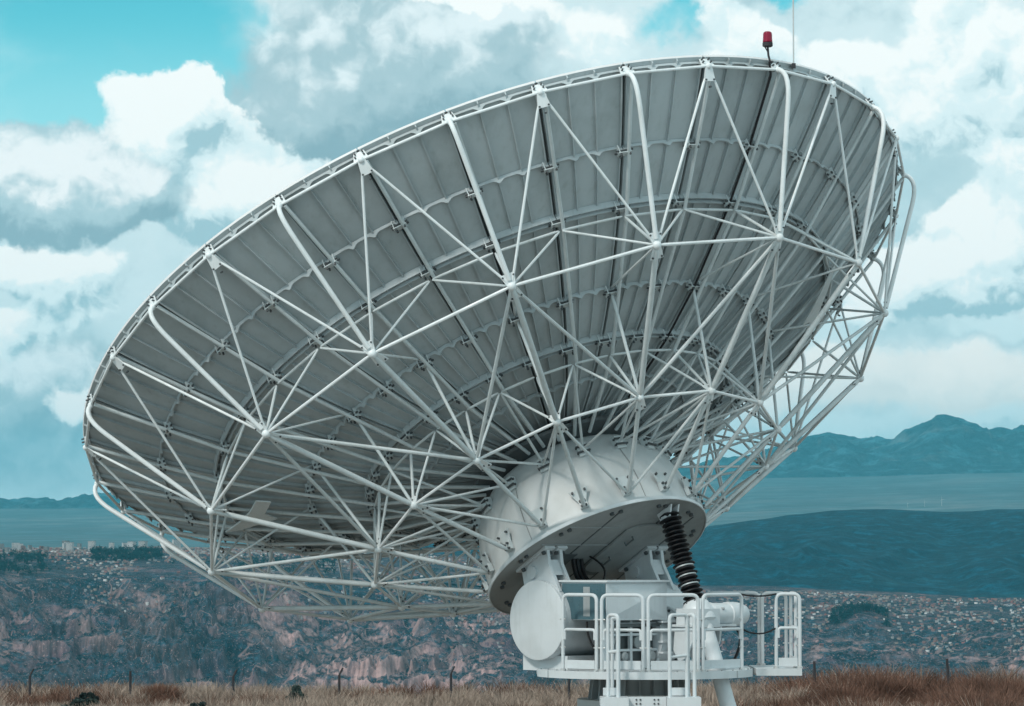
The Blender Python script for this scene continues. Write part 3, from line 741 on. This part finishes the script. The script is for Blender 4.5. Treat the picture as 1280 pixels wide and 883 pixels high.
def rail(p, q, h=.975, mid=.53, toe=True, r=.024, mids=True, mx=.09):
    p, q = Vector(p), Vector(q); d = (q - p).normalized(); W = (q - p).length; cr = min(.09, W * .3)
    T = Z_ * h
    mb = MB().tube([p, p + T - Z_ * cr] + bez(p + T - Z_ * cr, p + T, p + T + d * cr, 5)[1:] + [q + T - d * cr] + bez(q + T - d * cr, q + T, q + T - Z_ * cr, 5)[1:] + [q], r, 10)
    for e in (p, q):
        for z in (.30, .66): mb.tube([e + Z_ * z - d * .045, e + Z_ * z + d * .045], .011, 6, 1)
        mb.lathe(e, Z_, [(0, .04), (.02, .04), (.03, .026)], 10, 1)
    g_ = mb.build('guard_rail', [M['white'], M['pipe']], plat)
    if mids:
        m0, m1 = p + d * .03, q - d * .03; ofs = Z_ * mid; dn = Z_ * .13
        MB().tube([m0 + ofs - dn, m0 + ofs - Z_ * .04] + bez(m0 + ofs - Z_ * .04, m0 + ofs, m0 + ofs + d * .04, 4)[1:] + [m1 + ofs - d * .04] + bez(m1 + ofs - d * .04, m1 + ofs, m1 + ofs - Z_ * .04, 4)[1:] + [m1 + ofs - dn], r * .85, 8).build('mid_rail', M['white'], g_)
    if toe: MB().box((p + q) / 2 + Z_ * .085, W / 2 - .03, .006, .055, d, d.cross(Z_), Z_).build('toe_board', M['white'], g_)
    return g_
rr = PR - .07
for a0, a1 in ((-52, -28.5), (-25.5, -2.6), (.2, 28.5), (31.5, 67)):
    rail(pa(a0, rr), pa(a1, rr))
rail((3.47, 41.9, DZ), (3.78, 41.9, DZ), mx=.05)
rail((3.74, 42.05, DZ), (3.76, 43.0, DZ), toe=True)
rail((3.38, 43.05, DZ), (3.70, 43.05, DZ), toe=False, mids=False)
rail((2.62, 43.2, DZ), (3.34, 43.1, DZ), toe=False, mids=False)
for z in (.975, .53):
    p, q = pa(67, rr, DZ + z), Vector((3.47, 41.9, DZ + z))
    MB().tube(bez(p, (p + q) / 2 - Z_ * (.05 if z > .9 else .14), q, 8), .012, 6).build('safety_chain', M['rubber'], plat)
# lower access step with its own hand rails
SZ = -1.775; SY = 40.1
steps = thing('access_step', (1.8, SY, SZ), 'low white access step with looped hand rails hung in front of the work platform', 'access step')
def sx(px, Y=SY): return (px - 640) / FPX * Y
for (x0, x1) in ((750, 785), (833, 875)):
    X0, X1 = sx(x0), sx(x1)
    MB().box(((X0 + X1) / 2, SY + .18, SZ - .055), (X1 - X0) / 2, .24, .055).build('step_block', M['white'], steps)
bx0, bx1 = sx(785) + .004, sx(833) - .004
be = MB().box(((bx0 + bx1) / 2, SY + .2, SZ - .06), (bx1 - bx0) / 2, .05, .06)
for X in (bx0 + .10, bx0 + .15, bx1 - .15, bx1 - .10):
    for z in (-.035, -.085): be.tube([(X, SY + .14, SZ + z), (X, SY + .17, SZ + z)], .012, 8, 1)
be.build('cross_beam', [M['white'], M['bolt']], steps)
MB().box(((bx0 + bx1) / 2, SY + .45, SZ - .02), (bx1 - bx0) / 2, .19, .015).build('tread', M['under'], steps)
def loop(p, q, h, r=.024, mid=None):
    p, q = Vector(p), Vector(q); d = (q - p).normalized(); W = (q - p).length; cr = min(.06, W * .4); T = Z_ * h
    o = MB().tube([p, p + T - Z_ * cr] + bez(p + T - Z_ * cr, p + T, p + T + d * cr, 5)[1:] + bez(q + T - d * cr, q + T, q + T - Z_ * cr, 5) + [q], r, 10).build('hand_rail', M['white'], steps)
    if mid: MB().tube([p + Z_ * mid, q + Z_ * (mid + .02)], r * .85, 8).build('mid_bar', M['white'], o)
    return o
loop((sx(760), SY + .14, SZ), (sx(772), SY + .02, SZ), 1.03, mid=.56)
loop((sx(766), SY + .38, SZ), (sx(773.5), SY + .30, SZ), .99)
loop((sx(836.5), SY + .05, SZ), (sx(859), SY + .24, SZ), 1.03, mid=.50)
loop((sx(861), SY + .34, SZ), (sx(868.5), SY + .24, SZ), 1.03)
MB().box((sx(764), SY + .30, SZ + .06), .10, .006, .05).build('toe_board', M['white'], steps)
MB().box((sx(850), SY + .32, SZ + .06), .12, .006, .05).build('toe_board', M['white'], steps)
for X in (sx(762), sx(862)):
    MB().box((X, SY + .62, SZ + .02), .03, .30, .03, Y=(0, .95, .32), Z=(0, -.32, .95)).build('hanger', M['white'], steps)

# ------------------------------------------------------------------ grass, bushes, fence
def leafmat(name, c0, c1):
    m = bpy.data.materials.new(name); m.use_nodes = True; t = NT(m.node_tree); b = m.node_tree.nodes['Principled BSDF']
    b.inputs['Roughness'].default_value = .9; b.inputs['Specular IOR Level'].default_value = .1
    P = t.node('ShaderNodeNewGeometry').outputs['Position']
    f = t.math('ADD', t.mapr(t.noise(P, .8, 5, .65), .35, .65), t.mapr(t.noise(P, 9, 2, .5), .4, .7, -.25, .25), clamp=True)
    t.put(b.inputs['Base Color'], t.mix(f, C4(c0), C4(c1)))
    return m
M['straw'] = leafmat('dry_grass', (.21, .165, .137), (.41, .33, .27))
M['straw2'] = leafmat('russet_grass', (.085, .05, .038), (.22, .125, .092))
M['bush'] = leafmat('bush_leaf', (.025, .045, .045), (.07, .10, .09))
M['tree'] = leafmat('far_tree', (.006, .028, .034), (.015, .05, .055))
def raw(name, V, F, mats, mi=None, kind=None):
    me = bpy.data.meshes.new(name); V = np.asarray(V, np.float32); F = np.asarray(F, np.int32); k = F.shape[1]
    me.vertices.add(len(V)); me.vertices.foreach_set('co', V.ravel())
    me.loops.add(F.size); me.loops.foreach_set('vertex_index', F.ravel())
    me.polygons.add(len(F)); me.polygons.foreach_set('loop_start', np.arange(0, F.size, k, dtype=np.int32))
    if mi is not None: me.polygons.foreach_set('material_index', np.asarray(mi, np.int32))
    me.update(calc_edges=True); me.validate()
    for m in (mats if isinstance(mats, (list, tuple)) else [mats]): me.materials.append(m)
    o = bpy.data.objects.new(name, me); col.objects.link(o)
    if kind: o['kind'] = kind
    return o
def blades(cx, cy, cz, h, spread, n, wd=.012):
    """n curved blades for every tuft centre (arrays)"""
    K = len(cx); a = rng.uniform(0, 2 * PI, (K, n)); lean = rng.uniform(.05, 1, (K, n)) * spread[:, None]; hh = h[:, None] * rng.uniform(.55, 1.1, (K, n))
    bx = cx[:, None] + np.cos(a) * lean * .25; by = cy[:, None] + np.sin(a) * lean * .25; bz = np.repeat(cz[:, None], n, 1)
    w = wd * rng.uniform(.7, 1.6, (K, n)); pa_ = rng.uniform(0, PI, (K, n)); wx, wy = np.cos(pa_) * w, np.sin(pa_) * w
    mx, my, mz = bx + np.cos(a) * lean * .35, by + np.sin(a) * lean * .35, bz + hh * .62
    tx, ty, tz = bx + np.cos(a) * lean, by + np.sin(a) * lean, bz + hh
    V = np.stack([np.stack([bx - wx, by - wy, bz], -1), np.stack([bx + wx, by + wy, bz], -1), np.stack([mx + wx * .7, my + wy * .7, mz], -1), np.stack([mx - wx * .7, my - wy * .7, mz], -1),
                  np.stack([tx + wx * .15, ty + wy * .15, tz], -1), np.stack([tx - wx * .15, ty - wy * .15, tz], -1)], 2).reshape(-1, 3)
    b = np.arange(K * n)[:, None] * 6
    F = np.concatenate([b + [0, 1, 2, 3], b + [3, 2, 4, 5]], 1).reshape(-1, 4)
    return V, F
K = 5200
gd_ = rng.uniform(84, 121, K); gaz = rng.uniform(-.21, .21, K); gx = np.tan(gaz) * gd_
gz = ground_z(gaz, gd_, gx)
px_ = gaz * FPX + 640
tall = .55 + .42 * fbm(gx / 6, gd_ / 6, 3, 200) + .75 * sstep(px_, 930, 1060) * (fbm(gx / 3.5, gd_ / 8, 3, 210))
gh = tall * rng.uniform(.75, 1.1, K)
russ = (fbm(gx / 5, gd_ / 5, 3, 220) + .26 * sstep(px_, 900, 1050) + rng.uniform(-.12, .12, K)) > .69
V, F = blades(gx, gd_, gz - .03, gh, gh * .8, 52, .013)
mi = np.repeat(russ.astype(int), 52 * 2)
raw('grass', V, F, [M['straw'], M['straw2']], mi, 'stuff')

def bush(px, y_top, D, w, h, label, dry=False, cat='bush', group=None):
    az_ = azim(px); X = math.tan(az_) * D; gz_ = float(ground_z(np.array([az_]), np.array([D]), np.array([X]))[0])
    top = -(y_top - 695) / FPX * D; h = max(h, top - gz_)
    if dry:
        n = 260; k = 14; cx = X + rng.normal(0, w * .35, k); cy = D + rng.normal(0, w * .3, k)
        hh = h * (1 - .45 * np.abs((cx - X) / w)) * rng.uniform(.85, 1.02, k)
        V, F = blades(cx, cy, np.full(k, gz_ - .03), hh, hh * .55, n, .011)
        o = raw('grass_tussock', V, F, [M['straw2']])
        return tag(o, label, cat, group)
    b = thing('bush', (X, D, gz_), label, cat, group)
    st = MB()
    tips = []
    for q in range(9):
        a = rng.uniform(0, 2 * PI); ln = rng.uniform(.3, 1)
        p = Vector((X, D, gz_)); e = p + Vector((math.cos(a) * w * .4 * ln, math.sin(a) * w * .4 * ln, h * rng.uniform(.55, .9)))
        mp = (p + e) / 2 + Vector((math.cos(a) * .06, math.sin(a) * .06, -.05)); st.tube(bez(p, mp, e, 4), [.02, .017, .014, .01, .006], 5); tips.append(e); tips.append(mp)
    st.build('stem', M['post'], b)
    n = 4200
    nl = 13; la = rng.uniform(0, 2 * PI, nl); lr = np.sqrt(rng.uniform(0, 1, nl)) * w * .40
    lc = np.stack([X + np.cos(la) * lr, D + np.sin(la) * lr, gz_ + h * (.30 + .58 * rng.uniform(.45, 1, nl) * (1 - .7 * (lr / (w * .4)) ** 2))], -1)
    ls = rng.uniform(.09, .17, nl) * w
    ti = rng.integers(0, nl, n); dr_ = rng.normal(0, 1, (n, 3)); dr_ /= np.linalg.norm(dr_, axis=1)[:, None]
    ctr = lc[ti] + dr_ * (ls[ti] * rng.uniform(.3, 1.25, n))[:, None] * np.array([1, 1, .8])
    ctr[:, 2] = np.maximum(ctr[:, 2], gz_ + rng.uniform(.02, .12, n))
    u_ = rng.normal(0, 1, (n, 3)); u_ /= np.linalg.norm(u_, axis=1)[:, None]; v_ = np.cross(u_, rng.normal(0, 1, (n, 3))); v_ /= np.linalg.norm(v_, axis=1)[:, None]
    s_ = rng.uniform(.018, .04, (n, 1)); 
    V = np.stack([ctr - u_ * s_ * 1.6, ctr + v_ * s_ * .7, ctr + u_ * s_ * 1.6, ctr - v_ * s_ * .7], 1).reshape(-1, 3)
    o = raw('foliage', V, np.arange(n * 4).reshape(-1, 4), [M['bush']])
    o.parent = b; o.matrix_parent_inverse = Matrix.Translation(b.location).inverted()
    return b
bush(101, 852, 96, 1.0, .9, 'dark green bush standing tallest in the dry grass, left of the dish')
bush(121, 854, 104, .5, .5, 'small dark bush just right of the tall dark one, by a fence post')
bush(372, 853, 104, .85, .6, 'low rounded dark bush in the grass below the left half of the dish')
bush(250, 868, 96, .8, .4, 'flat dark low bush sunk in the grass near the bottom edge, between two fence posts')
TG = 'brown grass tussocks'
bush(203, 852, 108, 1.5, .8, 'wide brown tussock of dry grass on the left, beside a fence post', True, 'grass tussock', TG)
bush(1090, 838, 106, 2.3, 1.2, 'broadest and tallest russet grass tussock, right of the platform', True, 'grass tussock', TG)
bush(1055, 850, 103, 1.2, .9, 'russet grass tussock nearest the platform, left of the broad tall one', True, 'grass tussock', TG)
bush(1215, 846, 107, 1.3, 1.0, 'dark brown grass tussock just right of the leaning right-hand post', True, 'grass tussock', TG)
bush(1262, 851, 104, 1.2, .9, 'russet grass tussock at the far right edge', True, 'grass tussock', TG)
# fence posts
FPG = 'dark fence posts along the edge of the grass'
posts = [(40, 836, 0, True, 'dark fence post with bent top arm, leftmost of the row'), (165, 838, 0, False, 'thin dark fence post just right of the tall dark bush'),
         (293, 837, 0, True, 'dark fence post with a slanted top, right of the wide brown tussock'), (425, 835, .0, True, 'dark fence post right of the low rounded bush'),
         (564, 833, .0, True, 'dark fence post under the lower rim of the dish, last before the platform'), (711, 846, .0, False, 'short dark post showing beneath the left end of the work platform'),
         (1017, 826, -.02, False, 'upright dark fence post just right of the work platform'), (1184, 823, -.07, False, 'leaning dark fence post on the right among russet grass')]
for (px, yt, lean, arm, lab) in posts:
    D = 110.0; X = sx(px, D); top = -(yt - 695) / FPX * D
    gz_ = float(ground_z(np.array([azim(px)]), np.array([D]), np.array([X]))[0])
    mb = MB(); p0 = Vector((X - lean * .5, D, gz_ - .1)); p1 = Vector((X + lean, D, top - (.22 if arm else 0)))
    mb.tube([p0, p1], .045, 8)
    if arm: mb.tube([p1, p1 + Vector((.12, .05, .24))], .035, 8)
    tag(mb.build('fence_post', M['post']), lab, 'fence post', FPG)

# ------------------------------------------------------------------ far town, woods, scrub, turbines
def flat(name, c, rough=.8):
    m = bpy.data.materials.new(name); m.use_nodes = True; b = m.node_tree.nodes['Principled BSDF']; t = NT(m.node_tree)
    P = t.node('ShaderNodeNewGeometry').outputs['Position']
    t.put(b.inputs['Base Color'], t.mix(t.mapr(t.noise(P, .03, 4, .6), .3, .7), C4([x * .7 for x in c]), C4(c))); b.inputs['Roughness'].default_value = rough
    return m
HM = [flat('pale_wall', (.24, .235, .235)), flat('brick_wall', (.20, .11, .10)), flat('white_wall', (.5, .5, .5)), flat('ochre_wall', (.21, .175, .155))]
HMr = [flat('tin_roof', (.22, .25, .27)), flat('red_roof', (.22, .09, .085)), flat('dark_window', (.03, .04, .05))]
def house_mesh(w, d, h, roof, wm, rm):
    mb = MB().box((0, 0, h / 2 - 2), w / 2, d / 2, h / 2 + 2, mi=0)
    if roof: 
        a = [(-w * .55, -d * .55, h), (w * .55, -d * .55, h), (w * .55, d * .55, h), (-w * .55, d * .55, h), (-w * .5, 0, h + roof), (w * .5, 0, h + roof)]
        mb.add(a, [[0, 1, 5, 4], [2, 3, 4, 5], [1, 2, 5], [3, 0, 4], [0, 3, 2, 1]], 1)
    else: mb.box((0, 0, h + .3), w * .52, d * .52, .3, mi=1)
    nf = max(1, int(h / 3)); nw = max(2, int(w / 3.2))
    for k in range(nf):
        for j in range(nw): mb.box((-w / 2 + (j + .5) * w / nw, -d / 2 - .03, 1.8 + k * 3), w / nw * .28, .05, .7, mi=2)
    me = mb.build('house', [HM[wm], HMr[rm], HMr[2]], smooth=False); d_ = me.data; bpy.data.objects.remove(me); return d_
kinds = [('house', house_mesh(11, 9, 5.5, 2.2, 0, 0)), ('house', house_mesh(10, 9, 6, 0, 1, 0)), ('house', house_mesh(12, 9, 6, 2.4, 1, 1)), ('house', house_mesh(9, 8, 8, 0, 3, 0)), ('house', house_mesh(12, 10, 6, 2, 2, 1)),
         ('apartment_block', house_mesh(16, 13, 21, 0, 0, 0)), ('apartment_block', house_mesh(20, 14, 27, 0, 2, 0)), ('apartment_block', house_mesh(14, 12, 17, 0, 1, 0))]
klab = ['pale little house with a ridged tin roof in the far town', 'flat roofed brick house in the far town', 'brick house with a red roof in the far town', 'tall ochre house with a flat roof in the far town', 'white house with a red roof in the far town',
        'pale apartment block above the roofs of the far city', 'tall white apartment block above the roofs of the far city', 'brick apartment block above the roofs of the far city']
def surf(az_, d_):
    z = hz_at(az_, d_)
    x = np.tan(az_) * d_
    return np.maximum(z, np.where(d_ > 8600, plain_z(az_, d_, x), -1e9))
def town_spots(n, boxes):
    A = []; D = []
    tot = sum(b[4] for b in boxes)
    for (x0, x1, d0, d1, w) in boxes:
        k = int(round(n * w / tot)); A.append(azim(rng.uniform(x0, x1, k))); D.append(rng.uniform(d0, d1, k))
    return np.concatenate(A), np.concatenate(D)
ha, hd_ = town_spots(250, [(60, 620, 7150, 8100, 1.3), (1000, 1290, 6600, 7900, 1.1), (560, 700, 6700, 8000, .4), (-150, 60, 7400, 8200, .15)])
hz_ = hz_at(ha, hd_)
for k in range(len(ha)):
    ki = int(rng.choice([0, 1, 2, 3, 4], p=[.3, .28, .2, .12, .1]))
    o = bpy.data.objects.new('house', kinds[ki][1]); col.objects.link(o)
    o.location = (math.tan(ha[k]) * hd_[k], hd_[k], hz_[k]); o.rotation_euler.z = rng.uniform(-.7, .7); s_ = rng.uniform(.34, .65); o.scale = (s_ * rng.uniform(.8, 1.4), s_, s_)
    tag(o, klab[ki], 'house', 'houses of the far town')
aa_, ad_ = town_spots(46, [(-40, 230, 8300, 9300, 1), (230, 640, 8300, 9500, .5)])
az2 = surf(aa_, ad_)
for k in range(len(aa_)):
    ki = int(rng.choice([5, 6, 7], p=[.45, .35, .2]))
    o = bpy.data.objects.new('apartment_block', kinds[ki][1]); col.objects.link(o)
    o.location = (math.tan(aa_[k]) * ad_[k], ad_[k], az2[k]); o.rotation_euler.z = rng.uniform(-.6, .6)
    s_ = rng.uniform(.6, 1.1); o.scale = (s_, s_, s_ * rng.uniform(.7, 1.1)); tag(o, klab[ki], 'apartment block', 'apartment blocks of the far city')
# the rest of the town as one mass
def boxes_mass(name, A, D, Z, w, d, h, mats, mi, rot):
    X = np.tan(A) * D; n = len(A)
    c, s = np.cos(rot), np.sin(rot)
    V = []
    for (i, j, k) in ((-1, -1, 0), (1, -1, 0), (1, 1, 0), (-1, 1, 0), (-1, -1, 1), (1, -1, 1), (1, 1, 1), (-1, 1, 1)):
        lx, ly = i * w / 2, j * d / 2; V.append(np.stack([X + lx * c - ly * s, D + lx * s + ly * c, Z - 3 + (h + 3) * k], -1))
    V = np.stack(V, 1).reshape(-1, 3)
    q = np.array([[0, 1, 5, 4], [1, 2, 6, 5], [2, 3, 7, 6], [3, 0, 4, 7], [4, 5, 6, 7]])
    F = (np.arange(n)[:, None, None] * 8 + q[None]).reshape(-1, 4)
    return raw(name, V, F, mats, np.repeat(mi, 5), 'stuff')
ta, td = town_spots(9000, [(-250, 700, 7900, 9600, 2.0), (60, 640, 7100, 8000, .8), (900, 1400, 6500, 8200, 1.15), (560, 900, 6600, 8200, .6)])
keep = fbm(ta * 55, td / 500, 4, 300) > np.where(td > 7900, .42, .52)
ta, td = ta[keep], td[keep]
n = len(ta)
boxes_mass('distant_town', ta, td, surf(ta, td), rng.uniform(3.5, 7.5, n), rng.uniform(4, 7, n), rng.uniform(2.2, 4.5, n), HM + HMr[:2], rng.choice(6, n, p=[.22, .30, .07, .24, .09, .08]), rng.uniform(-.7, .7, n))
ua, ud = town_spots(3600, [(1060, 1400, 7700, 8350, 2.4), (880, 1060, 7700, 8000, .5), (430, 700, 8000, 8700, .4)])
keep = fbm(ua * 60, ud / 300, 4, 310) > .40 + .2 * rng.uniform(0, 1, len(ua)) * sstep(ud, 7900, 9000); ua, ud = ua[keep], ud[keep]; n = len(ua)
boxes_mass('hillside_town', ua, ud, ridge_z(ua, ud, np.tan(ua) * ud), rng.uniform(3, 6, n), rng.uniform(3, 6, n), rng.uniform(1.6, 3, n), HM + HMr[:2], rng.choice(6, n, p=[.14, .26, .02, .34, .20, .04]), rng.uniform(-.7, .7, n))
# woods and scrub: leaf clumps round short stems
def clumps(name, A, D, Z, h, r, k, mat, s0=.22, s1=.5):
    X = np.tan(A) * D; n = len(A)
    c = np.stack([X, D, Z], -1)[:, None, :] + rng.normal(0, 1, (n, k, 3)) * np.stack([r * .45, r * .45, h * .22], -1)[:, None, :]
    c[:, :, 2] += h[:, None] * .55
    c = c.reshape(-1, 3); m = len(c); s_ = np.repeat(r, k)[:, None] * rng.uniform(s0, s1, (m, 1))
    u_ = rng.normal(0, 1, (m, 3)); u_ /= np.linalg.norm(u_, axis=1)[:, None]; v_ = np.cross(u_, rng.normal(0, 1, (m, 3))); v_ /= np.linalg.norm(v_, axis=1)[:, None]
    V = np.stack([c - u_ * s_, c - v_ * s_, c + u_ * s_, c + v_ * s_], 1).reshape(-1, 3); F = np.arange(m * 4).reshape(-1, 4)
    tw = r * .06
    tv = np.stack([np.stack([X - tw, D, Z - 1], -1), np.stack([X + tw, D, Z - 1], -1), np.stack([X + tw, D, Z + h * .6], -1), np.stack([X - tw, D, Z + h * .6], -1)], 1).reshape(-1, 3)
    return raw(name, np.concatenate([V, tv]), np.concatenate([F, np.arange(n * 4).reshape(-1, 4) + m * 4]), [mat], None, 'stuff')
wa, wd_ = town_spots(2100, [(-200, 70, 7250, 7900, 1.0), (118, 205, 7800, 8100, .22), (300, 420, 7500, 7900, .12), (1036, 1108, 7240, 7420, .14)])
edge = np.minimum((wa * FPX + 640 + 230) / 40, np.where(wa * FPX + 640 < 90, (72 - wa * FPX - 640) / 30, 9)); keep = (fbm(wa * 160, wd_ / 90, 3, 330) > .40) & (rng.uniform(0, 1, len(wa)) < np.clip(edge, .1, 1)); wa, wd_ = wa[keep], wd_[keep]
n = len(wa); clumps('woods', wa, wd_, hz_at(wa, wd_), rng.uniform(10, 22, n), rng.uniform(3.5, 7, n), 44, M['tree'], .12, .34)
sa, sd_ = town_spots(9000, [(-250, 760, 5900, 8000, 1.4), (760, 1500, 5900, 8000, 1.0)])
keep = fbm(sa * 70, sd_ / 260, 4, 320) > .47; sa, sd_ = sa[keep], sd_[keep]; n = len(sa)
clumps('scrub', sa, sd_, hz_at(sa, sd_) - .5, rng.uniform(2, 6, n), rng.uniform(1.5, 4.5, n), 8, M['tree'])
# wind turbines on the plain
TGp = 'white wind turbines on the plain'
def turbine():
    b = MB().tube([(0, 0, -3), (0, 0, 62)], [2.0, 1.2], 10)
    tw = b.build('tower', HM[2]); nc = MB().box((0, 0, 63), 1.6, 4, 1.6).build('nacelle', HM[2]); bl = MB()
    for k in range(3):
        a = PI / 2 + k * 2 * PI / 3 + .3; d = Vector((math.cos(a), 0, math.sin(a))); s_ = d.cross(Vector((0, 1, 0)))
        bl.prism([Vector((0, -4.6, 63)) + d * 1 - s_ * .9, Vector((0, -4.6, 63)) + d * 1 + s_ * .9, Vector((0, -4.6, 63)) + d * 8 + s_ * 1.4, Vector((0, -4.6, 63)) + d * 30 + s_ * .2, Vector((0, -4.6, 63)) + d * 30 - s_ * .2, Vector((0, -4.6, 63)) + d * 8 - s_ * .6], (0, .5, 0))
    bl.lathe((0, -5.4, 63), (0, 1, 0), [(0, .3), (.5, 1.1), (1.6, 1.3)], 12)
    return [tw.data, nc.data, bl.build('rotor', HM[2]).data], [tw, nc]
tm, _ = turbine()
for nm in ('tower', 'nacelle', 'rotor'):
    for o in [o for o in bpy.data.objects if o.name == nm]: bpy.data.objects.remove(o)
for (px, lab, s_) in ((1131.5, 'small white wind turbine on the plain, leftmost of the three', .3), (1152.5, 'small white wind turbine on the plain, middle of the three', .36), (1173.5, 'tallest white wind turbine on the plain, rightmost of the three', .5)):
    D = 14800; A = np.array([azim(px)]); z = float(plain_z(A, np.array([float(D)]), np.tan(A) * D)[0])
    w_ = thing('wind_turbine', (float(np.tan(A)[0]) * D, D, z), lab, 'wind turbine', TGp); w_.scale = (s_,) * 3; w_.rotation_euler.z = .3
    for nm, me in zip(('tower', 'nacelle', 'rotor'), tm):
        o = bpy.data.objects.new(nm, me); col.objects.link(o); o.parent = w_
